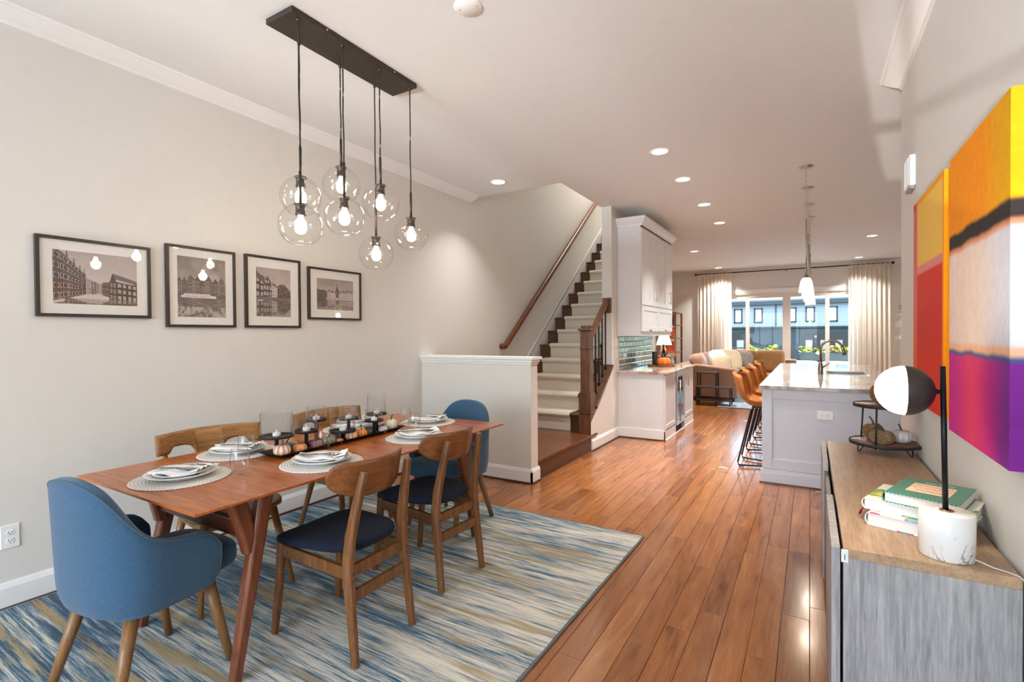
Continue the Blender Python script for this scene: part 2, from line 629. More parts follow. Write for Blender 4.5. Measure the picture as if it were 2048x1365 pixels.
def shown(p):
    xa, xb, ya, yb = p
    cx, cy = (xa + xb) / 2, (ya + yb) / 2
    sc = 0
    for yy in (ya, cy, yb):
        d = Vector((cx, yy, 0)) - CAM
        z = d.dot(_F)
        if z < 0.4:
            continue
        u, v = FPX * d.dot(_R2) / z, FPX * d.dot(_U2) / z
        hid = (cx < 2.54 and yy < 3.30) or (cx > 3.6 and 1.9 < yy < 3.75) or (cx > XR) or (cx < 1.3 and yy > 4.1) or (cx > 3.15 and yy > 5.15) or (cx < 1.95 and yy > 6.45)
        if abs(u) < 1040 and abs(v) < 700 and not hid:
            sc += 1.38 / z ** 3
    return sc * (yb - ya)


planks.sort(key=shown, reverse=True)
rest = MB()
rest_t = []
for i, (xa, xb, ya, yb) in enumerate(planks):
    dz = -rp.random() * 0.0006
    vs, fs = plank_verts(xa + 0.0007, xb - 0.0007, ya + 0.0007, yb - 0.0007, dz)
    t0 = (rp.random(), rp.random(), rp.random(), 1)
    if i < 295 and shown((xa, xb, ya, yb)) > 0:
        m_ = MB()
        m_.add(vs, fs)
        o = m_.build('plank', PLANK, floor)
        set_tone(o.data, [t0] * len(o.data.vertices))
    else:
        rest.add(vs, fs)
        rest_t += [t0] * len(vs)
o = rest.build('plank_field', PLANK, floor, kind='stuff')
set_tone(o.data, rest_t)

# floor register near the island
t = thing('floor_register', 'small tan floor register with dark slots by the island foot', 'vent', (3.64, 5.03, 0.0006))
MB().box((-0.075, -0.03, 0), (0.075, 0.03, 0.004)).build('frame', plain('tan_metal', srgb(190, 150, 110), 0.4), t, bevel=0.001)
for k in range(3):
    MB().box((0.005 + k * 0.021, -0.018, 0.003), (0.019 + k * 0.021, 0.018, 0.0046)).build('slot', SLOT, t)

# ------------------------------------------------------------------ stairs
ZL, RISE, RUN, Y1 = 0.19, 0.2085, 0.262, 5.665
stair = struct(thing('staircase', None, None))
b = MB()
b.box((0, 4.176, ZL - 0.022), (1.326, Y1 + 0.03, ZL))
b.build('landing', wood('landing_oak', srgb(78, 44, 24), srgb(118, 70, 40), 'y', 1.6, 0.25, dark=srgb(56, 32, 18)), stair, bevel=0.006)
MB().box((0, 4.18, 0.0), (1.303, Y1, ZL - 0.022)).build('riser', STAIRW, stair)
MB().beam((1.309, 4.18, 0.0065), (1.309, 5.52, 0.0065), 0.012, 0.013).build('shoe_molding', SHOE, stair)
NS = 15
for k in range(1, NS + 1):
    z = ZL + RISE * k
    y = Y1 + RUN * (k - 1)
    xr = XS0 - 0.001
    MB().box((0.022, y - 0.0, z - RISE), (xr, y + 0.02, z - 0.026)).build('riser', STAIRW, stair)
    MB().box((0.022, y - 0.03, z - 0.026), (xr, y + RUN + 0.02, z)).build('tread', STAIRW, stair, bevel=0.009)
# carpet runner following the steps
x0, x1, tk = 0.20, 0.985, 0.012
line = [(Y1 - tk, ZL + 0.001)]
for k in range(1, NS + 1):
    z = ZL + RISE * k
    y = Y1 + RUN * (k - 1)
    line += [(y - tk, z - 0.045), (y - 0.030 - tk, z - 0.030), (y - 0.036 - tk, z - 0.012), (y - 0.030, z + tk * 0.9), (y - 0.01, z + tk), (y + RUN - tk, z + tk)]
b = MB()
n = len(line)
vs = [(x0, *p) for p in line] + [(x1, *p) for p in line]
b.add(vs, [(i, i + 1, n + i + 1, n + i) for i in range(n - 1)])
b.build('stair_runner', plain('cream_carpet', srgb(212, 201, 184), 0.95, var=0.05, scale=120, bump=0.5, bscale=500), stair, solid=0.012)
# skirt board along the left wall, line through (6.484,1.158)-(9.166,3.296)
sl = RISE / RUN
b = MB()
zf = lambda y: 1.158 + (y - 6.484) * sl
b.prism([(5.40, 0.192), (5.72, 0.192), (9.7, zf(9.7) - 0.45), (9.7, zf(9.7)), (5.52, zf(5.52)), (5.40, 0.33)], 'x', 0.0005, 0.018)
b.prism([(5.45, zf(5.52) - 0.006), (9.7, zf(9.7) - 0.03), (9.7, zf(9.7) + 0.012), (5.45, zf(5.45) + 0.012)], 'x', 0.0005, 0.026)
struct(b.build('trim_5', TRIM))

# wall handrail on the left
t = thing('handrail', 'long brown wooden handrail rising along the left stair wall', 'handrail', (0, 0, 0))
p, q = Vector((0.075, 5.60, 1.225)), Vector((0.075, 9.6, 1.225 + 4.0 * sl))
sec = [(-0.03, -0.028), (0.03, -0.028), (0.034, 0.0), (0.03, 0.026), (0.015, 0.034), (-0.015, 0.034), (-0.03, 0.026), (-0.034, 0)]
MB().sweep([p, q], sec).build('rail', RAILW, t, bevel=0.004)
MB().sweep([(0.082, 5.615, 1.228), (0.0, 5.615, 1.228)], sec, up=(0, -0.62, 0.78)).build('return_end', RAILW, t, bevel=0.004)
for k in range(4):
    y = 6.0 + k * 1.0
    z = 1.225 + (y - 5.6) * sl
    MB().tube([(0.0, y, z - 0.09), (0.06, y, z - 0.09), (0.075, y, z - 0.07), (0.075, y, z - 0.03)], 0.008).build('bracket', NICKEL, t)

# newel, open rail and balusters
t = thing('newel_post', 'square dark oak newel post at the foot of the stairs', 'newel post', (1.224, 5.608, 0.0))
s2 = lambda h: ((-h, -h), (h, h))


def sq(b, h, z0, z1):
    b.box((-h, -h, z0), (h, h, z1))


b = MB(); sq(b, 0.076, ZL, 0.425); b.build('plinth', STAIRV, t, bevel=0.002)
b = MB(); sq(b, 0.077, 0.43, 0.675); b.build('base_block', STAIRV, t, bevel=0.003)
b = MB(); sq(b, 0.072, 0.675, 0.685); sq(b, 0.066, 0.685, 0.697); b.build('base_molding', STAIRV, t, bevel=0.004)
b = MB(); sq(b, 0.059, 0.697, 1.425); b.build('shaft', STAIRV, t, bevel=0.003)
b = MB(); sq(b, 0.068, 1.205, 1.222); b.build('collar', STAIRV, t, bevel=0.006)
b = MB(); sq(b, 0.070, 1.412, 1.424); sq(b, 0.082, 1.424, 1.450); b.build('cap', STAIRV, t, bevel=0.006)
b = MB(); sq(b, 0.055, 1.450, 1.486); b.build('cap_block', STAIRV, t, bevel=0.006)

t = thing('stair_railing', 'short sloped oak rail with black iron balusters beside the newel', 'railing', (0, 0, 0))
MB().sweep([(1.24, 5.690, 1.349), (1.24, YP - 0.02, 1.345 + (YP - 5.685) * 0.80)], sec).build('rail', RAILW, t, bevel=0.004)
zc = lambda y: 0.372 + (y - 5.556) * 0.80
MB().prism([(5.687, zc(5.687)), (YP - 0.001, zc(YP)), (YP - 0.001, zc(YP) + 0.035), (5.687, zc(5.687) + 0.035)], 'x', 1.150, 1.325).build('knee_wall_cap', STAIRW, t, bevel=0.004)
for k in range(5):
    y = 5.735 + k * 0.118
    b = MB()
    b.box((1.233, y - 0.0065, zc(y) + 0.03), (1.247, y + 0.0065, 1.34 + (y - 5.685) * 0.80))
    o = b.build('baluster', BLACK, t)
    MB().box((1.224, y - 0.016, zc(y) + 0.02), (1.256, y + 0.016, zc(y) + 0.066)).build('shoe', BLACK, o, bevel=0.006)
MB().box((1.178, YP - 0.018, 1.655), (1.302, YP - 0.001, 1.855)).build('rosette', STAIRV, t, bevel=0.008)


# ------------------------------------------------------------------ plates on walls and ceiling
def duplex(root, horizontal=False):
    """outlet in local xz plane facing -y, root at plate centre"""
    MB().box((-0.037, -0.006, -0.06), (0.037, 0, 0.06)).build('plate', WHITEPL, root, bevel=0.003)
    for s in (-1, 1):
        pts = []
        for k in range(20):
            a = 2 * PI * k / 20
            pts.append((0.0165 * math.cos(a), s * 0.0205 + max(-0.0135, min(0.0135, 0.0165 * math.sin(a)))))
        r_ = MB().prism(pts, 'y', -0.0085, -0.005).build('receptacle', WHITEPL, root, bevel=0.001)
        b = MB()
        b.box((-0.0075, -0.0088, s * 0.0205 - 0.002), (-0.0055, -0.0084, s * 0.0205 + 0.007))
        b.box((0.0055, -0.0088, s * 0.0205 - 0.002), (0.0075, -0.0084, s * 0.0205 + 0.006))
        b.box((-0.0025, -0.0088, s * 0.0205 - 0.010), (0.0025, -0.0084, s * 0.0205 - 0.006))
        b.build('slots', SLOT, r_)


t = thing('wall_outlet', 'white duplex outlet low on the left wall above the baseboard', 'outlet', (0.0, 0.866, 0.365), PI / 2)
duplex(t)
t = thing('wall_outlet', 'white duplex outlet lying sideways on the island end panel', 'outlet', (3.64, 5.140, 0.653))
t.rotation_euler = (0, PI / 2, 0)
duplex(t)
for z, lb in ((1.262, 'white double switch plate on the stair wall, upper of the pair'), (1.118, 'white switch plate on the stair wall, lower of the pair')):
    t = thing('switch_plate', lb, 'light switch', (XS1, 6.43, z), PI / 2)
    MB().box((-0.045, -0.006, -0.058), (0.045, 0, 0.058)).build('plate', WHITEPL, t, bevel=0.003)
    for s in (-0.02, 0.02):
        MB().box((s - 0.014, -0.010, -0.033), (s + 0.014, -0.005, 0.033)).build('rocker', WHITEPL, t, bevel=0.002)
t = thing('switch_plate', 'white switch plate on the far wall right of the curtain', 'light switch', (5.26, YW, 1.555))
MB().box((-0.07, -0.006, -0.075), (0.07, 0, 0.075)).build('plate', WHITEPL, t, bevel=0.004)
for s in (-0.03, 0.03):
    MB().box((s - 0.016, -0.011, -0.035), (s + 0.016, -0.005, 0.035)).build('rocker', WHITEPL, t, bevel=0.002)

t = thing('door_chime', 'white ribbed chime box high on the right wall beyond the paintings', 'door chime', (XR, 3.75, 2.31))
MB().box((-0.032, -0.085, -0.085), (0, 0.085, 0.095)).build('housing', WHITEPL, t, bevel=0.008)
for k in range(5):
    MB().box((-0.036, -0.07 + k * 0.032, -0.075), (-0.030, -0.058 + k * 0.032, 0.085)).build('rib', WHITEPL, t, bevel=0.002)
MB().box((-0.028, -0.07, -0.10), (-0.004, 0.07, -0.085)).build('speaker_grille', plain('grey_grille', (0.35, 0.33, 0.31), 0.6), t)

t = thing('ceiling_cover_plate', 'round white cover plate on the ceiling right of the chandelier', 'cover plate', (2.035, 2.09, H))
MB().lathe([(0, -0.008), (0.068, -0.008), (0.073, -0.004), (0.073, 0)], 40).build('plate', WHITEPL, t)
for s in (-1, 1):
    MB().lathe([(0, -0.0095), (0.004, -0.009), (0.005, -0.0075)], 12, (s * 0.045, 0.01 * s, 0)).build('screw', NICKEL, t)

# ------------------------------------------------------------------ recessed ceiling lights
CAN_E = emit('can_lens', (1.0, 0.93, 0.82), 4.0)
CANS = [((2.345, 4.65), 'nearest of the four recessed lights in a row down the ceiling'), ((2.345, 5.62), 'second recessed light of the long ceiling row'),
        ((2.35, 6.86), 'third recessed light of the long ceiling row'), ((2.35, 8.12), 'farthest recessed light of the long ceiling row'),
        ((1.51, 10.64), 'recessed ceiling light above the brown sofa, left and nearer'), ((1.52, 13.65), 'recessed ceiling light in front of the left curtain'),
        ((4.45, 10.65), 'recessed ceiling light right of the pendant chains, nearer one'), ((4.46, 13.55), 'recessed ceiling light in front of the right curtain'),
        ((0.605, 4.63), 'recessed ceiling light above the half wall by the stairs')]
can0 = None
for (x, y), lb in CANS:
    if can0 is None:
        can0 = thing('recessed_light', lb, 'ceiling light', (x, y, H), 0, 'recessed ceiling lights')
        MB().lathe([(0.070, -0.001), (0.072, -0.005), (0.082, -0.006), (0.090, -0.003), (0.091, 0)], 40).build('trim_ring', WHITEPL, can0)
        MB().lathe([(0, -0.003), (0.071, -0.0025)], 40).build('lens', CAN_E, can0)
    else:
        dup(can0, lb, (x, y, H))
    lamp('can_beam', 'AREA', (x, y, H - 0.012), CAN_POWER * (2.5 if y > 10 else 0.5 if x < 1 else 1.0), CANC, (0, 0, 0), shape='DISK', size=0.14, spread=math.radians(84 if y < 10 and x > 1 else 105 if x < 1 else 112))
# ================================================================== dining area
RZ = 0.0135   # top of the rug


def rug_mat():
    m, t, b = nodes('streaked_rug')
    v = coords(t)
    big = nd(t, 'TexNoise', {'Vector': coords(t, (0.9, 3.2, 1))}, Scale=1.5, Detail=3.0, Roughness=0.55)
    mid = nd(t, 'TexNoise', {'Vector': coords(t, (0.8, 14, 1))}, Scale=2.4, Detail=5.0, Roughness=0.65)
    fine = nd(t, 'TexNoise', {'Vector': coords(t, (1.6, 62, 1))}, Scale=2.0, Detail=8.0, Roughness=0.8)
    gold = nd(t, 'TexNoise', {'Vector': coords(t, (0.75, 9.0, 1))}, Scale=1.3, Detail=5.0, Roughness=0.6)
    gold.inputs['Vector'].default_value = (3, 3, 3)
    a1 = nd(t, 'Math', {0: mid.outputs[0]}, operation='MULTIPLY'); a1.inputs[1].default_value = 0.34
    a2 = nd(t, 'Math', {0: fine.outputs[0], 2: a1.outputs[0]}, operation='MULTIPLY_ADD'); a2.inputs[1].default_value = 0.50
    a3 = nd(t, 'Math', {0: big.outputs[0], 2: a2.outputs[0]}, operation='MULTIPLY_ADD'); a3.inputs[1].default_value = 0.24
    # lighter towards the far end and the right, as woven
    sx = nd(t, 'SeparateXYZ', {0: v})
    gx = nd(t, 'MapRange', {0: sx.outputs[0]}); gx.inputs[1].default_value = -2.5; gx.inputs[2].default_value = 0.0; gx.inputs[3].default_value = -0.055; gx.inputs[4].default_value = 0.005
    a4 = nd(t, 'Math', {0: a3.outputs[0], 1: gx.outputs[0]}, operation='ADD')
    c = ramp(t, a4.outputs[0], [(0.40, srgb(30, 36, 60)), (0.452, srgb(16, 64, 94)), (0.487, srgb(70, 120, 140)), (0.512, srgb(140, 154, 158)), (0.540, srgb(204, 198, 184)), (0.60, srgb(240, 230, 208))])
    gm = nd(t, 'Math', {0: gold.outputs[0], 1: mid.outputs[0]}, operation='ADD')
    gf = ramp(t, gm.outputs[0], [(0.50, (0, 0, 0)), (0.56, (1, 1, 1))])
    gm.operation = 'MULTIPLY_ADD'
    gm.inputs[1].default_value = 0.75
    t.links.remove(gm.inputs[1].links[0])
    k = nd(t, 'Math', {0: fine.outputs[0]}, operation='MULTIPLY'); k.inputs[1].default_value = 0.28
    t.links.new(k.outputs[0], gm.inputs[2])
    gf2 = ramp(t, gm.outputs[0], [(0.545, (0, 0, 0)), (0.60, (0.85, 0.85, 0.85))])
    mx = nd(t, 'MixRGB', {'Fac': gf2, 'Color1': c}, Color2=(*srgb(178, 150, 90), 1))
    pile = nd(t, 'TexNoise', {'Vector': v}, Scale=420.0, Detail=2.0)
    pr = ramp(t, pile.outputs[0], [(0.3, (0.62, 0.62, 0.62)), (0.65, (1.1, 1.1, 1.1))])
    m2 = nd(t, 'MixRGB', {'Color1': mx.outputs[0], 'Color2': pr}, blend_type='MULTIPLY', Fac=0.8)
    t.links.new(m2.outputs[0], b.inputs['Base Color'])
    b.inputs['Roughness'].default_value = 0.95
    b.inputs['Sheen Weight'].default_value = 0.15
    q = nd(t, 'Bump', {'Height': pile.outputs[0]}, Strength=0.5, Distance=0.006)
    t.links.new(q.outputs[0], b.inputs['Normal'])
    return m


rug = thing('area_rug', 'streaked blue, cream and gold rug under the dining table', 'rug', (2.560, 3.337, 0.0008), math.radians(-0.85))
RW, RL = 2.49, 3.15
b = MB()
n = 60
vs, fs = [], []
rr_ = random.Random(3)
b.grid(lambda u, v: (-RW + 0.006 + (RW - 0.012) * u, -RL + 0.006 + (RL - 0.012) * v, 0.0095 + 0.0015 * (math.sin(u * 91 + v * 37) * math.sin(v * 83))), 60, 70)
b.build('pile', rug_mat(), rug)
b = MB()
for (p, q) in (((-RW, -RL), (0, -RL)), ((0, -RL), (0, 0)), ((0, 0), (-RW, 0)), ((-RW, 0), (-RW, -RL))):
    b.tube([(*p, 0.0055), (*q, 0.0055)], 0.0055, 8)
b.build('bound_edge', fabric('rug_binding', srgb(96, 112, 122)), rug)

# ------------------------------------------------------------------ table
TW1 = wood('table_walnut', srgb(156, 80, 30), srgb(200, 114, 54), 'x', 1.5, 0.25, dark=srgb(126, 62, 24), bump=0.03)
TW2 = wood('table_leg_walnut', srgb(84, 42, 24), srgb(128, 70, 42), 'z', 1.6, 0.32)
TW3 = wood('table_rail_walnut', srgb(70, 36, 22), srgb(112, 62, 38), 'x', 1.6, 0.35)
TX, TY, TZ = 1.190, 1.939, 0.76
t = thing('dining_table', 'long reddish walnut dining table laid for a meal', 'table', (TX, TY, RZ))
ht = TZ - RZ
hx, hy = 0.497, 1.021
for y0, y1 in ((-hy, -0.32), (-0.3192, 0.3192), (0.32, hy)):
    b = MB()
    ea = 0.0 if y0 > -1 else 0.05
    eb = 0.0 if y1 < 1 else 0.05
    top = [(-hx, y0), (hx, y0), (hx, y1), (-hx, y1)]
    low = [(-hx + 0.06, y0 + ea), (hx - 0.06, y0 + ea), (hx - 0.06, y1 - eb), (-hx + 0.06, y1 - eb)]
    vs = [(x, y, ht) for x, y in top] + [(x, y, ht - 0.010) for x, y in top] + [(x, y, ht - 0.026) for x, y in low]
    b.add(vs, [(0, 1, 2, 3), (11, 10, 9, 8)] + [((i + 1) % 4 + 4 * k, i + 4 * k, i + 4 * k + 4, (i + 1) % 4 + 4 * k + 4) for i in range(4) for k in range(2)])
    b.build('tabletop', TW1, t, bevel=0.0012)
for sx in (-1, 1):
    for sy in (-1, 1):
        X = lambda x: sx * x
        Y = lambda y: sy * y
        b = MB()
        sec = [(-0.5, -0.3), (-0.3, -0.5), (0.3, -0.5), (0.5, -0.3), (0.5, 0.3), (0.3, 0.5), (-0.3, 0.5), (-0.5, 0.3)]
        b.sweep([(X(0.385), Y(0.826), 0), (X(0.372), Y(0.752), 0.36), (X(0.360), Y(0.672), ht - 0.026)], sec, up=(0, 1, 0), scale=[(0.044, 0.040), (0.058, 0.056), (0.050, 0.066)])
        o = b.build('leg', TW2, t, bevel=0.003)
        b = MB()
        b.sweep([(X(0.362), Y(0.745), 0.487), (X(0.361), Y(0.765), 0.60), (X(0.360), Y(0.800), ht - 0.026)], sec, up=(0, 1, 0), scale=[(0.052, 0.052), (0.052, 0.064), (0.050, 0.078)])
        b.build('brace', TW2, o, bevel=0.003)
for sy in (-1, 1):
    MB().box((-0.35, sy * 0.742 - 0.016, 0.535), (0.35, sy * 0.742 + 0.016, 0.605)).build('stretcher', TW3, t, bevel=0.004)
    MB().box((-0.36, sy * 0.70 - 0.09, ht - 0.05), (0.36, sy * 0.70 + 0.09, ht - 0.026)).build('cross_rail', TW3, t, bevel=0.003)
for sx in (-1, 1):
    MB().box((sx * 0.27 - 0.014, -0.62, ht - 0.075), (sx * 0.27 + 0.014, 0.62, ht - 0.026)).build('apron', TW3, t, bevel=0.003)

# ------------------------------------------------------------------ blue armchairs
BLUEF = fabric('denim_blue_fabric', srgb(48, 84, 112), 0.22, 300, 0.92, 0.35, 0.25)
BLUEP = fabric('blue_piping', srgb(62, 84, 98), 0.12)
LEGW = wood('light_walnut_leg', srgb(112, 76, 42), srgb(152, 110, 66), 'z', 1.8, 0.38)


def sm(a, b_, x):
    x = max(0, min(1, (x - a) / (b_ - a)))
    return x * x * (3 - 2 * x)


_k = [(0, .866), (.10, .863), (.20, .850), (.28, .828), (.35, .790), (.41, .742), (.47, .694), (.53, .655), (.60, .628), (.68, .612), (.80, .604), (.89, .596), (.95, .578), (1.0, .535)]
TT = np.linspace(0, 1, 101)
TH = np.interp(TT, [a for a, _ in _k], [h for _, h in _k])
for _i in range(12):
    TH[1:-1] = (TH[:-2] + 2 * TH[1:-1] + TH[2:]) / 4


def make_armchair(label):
    t = thing('armchair', label, 'armchair', (0, 0, RZ), 0, 'blue armchairs at the table ends')
    hw, yf, yb, yk = 0.262, 0.155, -0.045, -0.230
    raw = []
    for k in range(9):
        raw.append(Vector((hw - 0.004 * (8 - k) / 8 * 0, yf + (yb - yf) * k / 8, 0)))
    for k in range(1, 40):
        a = PI * k / 40
        c, s_ = math.cos(a), math.sin(a)
        e = 2 / 2.5
        raw.append(Vector((hw * math.copysign(abs(c) ** e, c), yb + (yk - yb) * abs(s_) ** e, 0)))
    for k in range(8, -1, -1):
        raw.append(Vector((-hw, yf + (yb - yf) * k / 8, 0)))
    L = [0]
    for p, q in zip(raw, raw[1:]):
        L.append(L[-1] + (q - p).length)
    n = len(raw)
    rows = []
    edge = []
    for i, p in enumerate(raw):
        tt = abs(L[i] / L[-1] * 2 - 1)
        d = (raw[min(i + 1, n - 1)] - raw[max(i - 1, 0)]).normalized()
        nin = Vector((d.y, -d.x, 0))
        if nin.dot(Vector((0, 0.0, 0)) - Vector((p.x, p.y - 0.05, 0))) < 0:
            nin = -nin
        top = float(np.interp(tt, TT, TH))
        bot = 0.366 + 0.04 * max(0, (tt - 0.93) / 0.07) ** 2
        row = []

        def P3(off, z):
            lean = -0.022 * ((z - 0.36) / 0.5) * (1 - sm(0.25, 0.85, tt))
            tuck = 0.016 * max(0, 1 - (z - bot) / 0.09) ** 2
            q = p + nin * (off + tuck)
            return Vector((q.x * (1 + 0.04 * (z - 0.34)), q.y + lean, z))
        for k in range(15):
            row.append(P3(0, bot + (top - 0.012 - bot) * (k / 14) ** 1.5))
        row += [P3(0.006, top - 0.004), P3(0.022, top), P3(0.040, top - 0.004), P3(0.048, top - 0.016)]
        for k in range(1, 6):
            row.append(P3(0.050, top - 0.016 + (0.40 - top + 0.016) * k / 5))
        edge.append(P3(0.002, top - 0.007))
        rows.append(row)
    b = MB()
    m = len(rows[0])
    vs = [q for r_ in rows for q in r_]
    fs = [(i * m + j, (i + 1) * m + j, (i + 1) * m + j + 1, i * m + j + 1) for i in range(n - 1) for j in range(m - 1)]
    b.add(vs, fs, True)
    b.add(rows[0], [tuple(range(m))])
    b.add(rows[-1], [tuple(range(m))])
    o = b.build('shell', BLUEF, t)
    fr = [rows[-1][k] for k in range(14, -1, -1)]
    fl = [rows[0][k] for k in range(0, 15)]
    MB().tube(fl + edge + fr, 0.0035, 6).build('piping', BLUEP, o)
    b = MB()

    def cush(u, v):
        # rounded slab: u around, v over the section
        a = 2 * PI * u
        c, s_ = math.cos(a), math.sin(a)
        e = 2 / 5
        cx, cy = math.copysign(abs(c) ** e, c), math.copysign(abs(s_) ** e, s_)
        ph = PI * (v - 0.5)
        k = abs(math.cos(ph)) ** 0.35 if abs(math.cos(ph)) > 1e-6 else 0
        zz = math.copysign(abs(math.sin(ph)) ** 0.6, math.sin(ph))
        return (0.205 * cx * k, 0.065 + 0.250 * cy * k, 0.425 + (0.062 + 0.012 * (1 - cx * cx * k * k)) * zz if zz > 0 else 0.425 + 0.06 * zz)
    b.grid(cush, 56, 15, wrap=True)
    b.build('seat_cushion', BLUEF, t)
    pts = [(0.25 * math.copysign(abs(math.cos(a)) ** 0.6, math.cos(a)), -0.015 + 0.185 * math.copysign(abs(math.sin(a)) ** 0.6, math.sin(a))) for a in [2 * PI * k / 32 for k in range(32)]]
    MB().prism(pts, 'z', 0.358, 0.38).build('base', BLUEF, t, bevel=0.008)
    for sx in (-1, 1):
        MB().tube([(sx * 0.212, 0.225, 0), (sx * 0.178, 0.150, 0.37)], [0.0155, 0.0255], 16).build('leg', LEGW, t)
        MB().tube([(sx * 0.218, -0.215, 0), (sx * 0.160, -0.115, 0.37)], [0.0155, 0.0255], 16).build('leg', LEGW, t)
    return t


arm = make_armchair('blue upholstered armchair at the near end of the table')
arm.location = (1.225, 0.945, RZ)
arm.rotation_euler.z = math.radians(6)
dup(arm, 'blue upholstered armchair at the far end before the half wall', (1.242, 2.93, RZ), math.radians(180))

# ------------------------------------------------------------------ walnut chairs with navy seats
CHW = wood('chair_walnut', srgb(98, 60, 30), srgb(140, 92, 52), 'z', 2.0, 0.35, dark=srgb(76, 44, 22))
CHS = wood('chair_back_walnut', srgb(102, 58, 28), srgb(142, 88, 48), 'x', 2.0, 0.33)
NAVY = fabric('navy_fabric', srgb(5, 16, 38), 0.25, 320, 0.95, 0.3, 0.0)


def make_navy_chair(label):
    t = thing('dining_chair', label, 'chair', (0, 0, RZ), 0, 'walnut chairs with navy seats')
    sec = [(-0.5, -0.28), (-0.28, -0.5), (0.28, -0.5), (0.5, -0.28), (0.5, 0.28), (0.28, 0.5), (-0.28, 0.5), (-0.5, 0.28)]
    for sx in (-1, 1):
        pts = [(sx * 0.176, -0.262, 0), (sx * 0.172, -0.243, 0.16), (sx * 0.168, -0.222, 0.33), (sx * 0.164, -0.214, 0.42), (sx * 0.158, -0.222, 0.52),
               (sx * 0.146, -0.250, 0.66), (sx * 0.133, -0.282, 0.80)]
        o = MB().sweep(pts, sec, True, (0, 1, 0), [(0.030, 0.033), (0.034, 0.040), (0.037, 0.050), (0.037, 0.052), (0.036, 0.048), (0.034, 0.042), (0.030, 0.030)]).build('rear_leg', CHW, t, bevel=0.002)
        for z in (0.375, 0.345):
            MB().tube([(sx * 0.163, -0.240, z), (sx * 0.163, -0.2468, z)], 0.005, 10).build('bolt_hole', SLOT, o)
        MB().sweep([(sx * 0.184, 0.248, 0), (sx * 0.176, 0.222, 0.22), (sx * 0.170, 0.205, 0.43)], sec, True, (0, 1, 0), [(0.029, 0.029), (0.035, 0.037), (0.037, 0.042)]).build('front_leg', CHW, t, bevel=0.002)
        MB().beam((sx * 0.168, 0.198, 0.392), (sx * 0.164, -0.205, 0.372), 0.022, 0.052).build('side_rail', CHW, t, bevel=0.003)
        MB().prism([(sx * 0.166, 0.19), (sx * 0.166, 0.12), (sx * 0.10, 0.19)], 'z', 0.355, 0.385).build('corner_block', CHW, t)
    MB().beam((-0.168, 0.205, 0.392), (0.168, 0.205, 0.392), 0.022, 0.05).build('front_rail', CHW, t, bevel=0.003)
    MB().beam((-0.164, -0.214, 0.375), (0.164, -0.214, 0.375), 0.022, 0.05).build('rear_rail', CHW, t, bevel=0.003)
    MB().beam((-0.168, -0.230, 0.275), (0.168, -0.230, 0.275), 0.020, 0.050).build('stretcher', CHW, t, bevel=0.003)

    def pad(u, v):
        a = 2 * PI * u
        c, s_ = math.cos(a), math.sin(a)
        e = 2 / 3.4
        cx, cy = math.copysign(abs(c) ** e, c), math.copysign(abs(s_) ** e, s_)
        ph = PI * (v - 0.5)
        k = abs(math.cos(ph)) ** 0.45 if abs(math.cos(ph)) > 1e-6 else 0
        zz = math.copysign(abs(math.sin(ph)) ** 0.7, math.sin(ph))
        y = 0.02 + 0.245 * cy * k
        x = (0.208 + 0.11 * y) * cx * k
        z = 0.447 + 0.030 * zz + 0.32 * x * x - 0.012 * cy * k + (-0.10 * max(0, y - 0.18) if zz < 2 else 0)
        return (x, y, z)
    MB().grid(pad, 56, 15, wrap=True).build('seat', NAVY, t)

    def slat(side):
        def f(u, v):
            a_ = 0.222
            s_ = -1 + 2 * u
            x = a_ * s_
            q = abs(s_)
            hi = 0.775 + 0.062 * max(0, 1 - q ** 9) ** 0.5
            lo = 0.775 - 0.100 * max(0, 1 - q ** 3.0) ** 0.5
            z = lo + (hi - lo) * v
            y = -0.238 + 0.100 * s_ * s_ - 0.20 * (z - 0.70)
            return (x, y + side * 0.0065, z)
        return f
    b = MB()
    nu, nv = 45, 9
    b.grid(slat(1), nu, nv)
    b.grid(slat(-1), nu, nv)
    N = nu * nv
    for j in (0, nv - 1):
        for i in range(nu - 1):
            b.f.append((i * nv + j, (i + 1) * nv + j, N + (i + 1) * nv + j, N + i * nv + j)); b.sm.append(False)
    b.build('backrest', CHS, t)
    return t


nc = make_navy_chair('walnut chair with navy seat on the right side, nearer the camera')
nc.location = (1.652, 1.586, RZ)
nc.rotation_euler.z = math.radians(91.4)
dup(nc, 'walnut chair with navy seat on the right side, farther from the camera', (1.597, 2.252, RZ), math.radians(87))

# ------------------------------------------------------------------ wooden saddle-seat chairs by the wall
OAK = wood('honey_oak_chair', srgb(126, 84, 42), srgb(168, 118, 64), 'x', 1.6, 0.33, dark=srgb(96, 62, 30))
OAKZ = wood('honey_oak_leg', srgb(116, 78, 42), srgb(156, 112, 66), 'z', 1.6, 0.38)


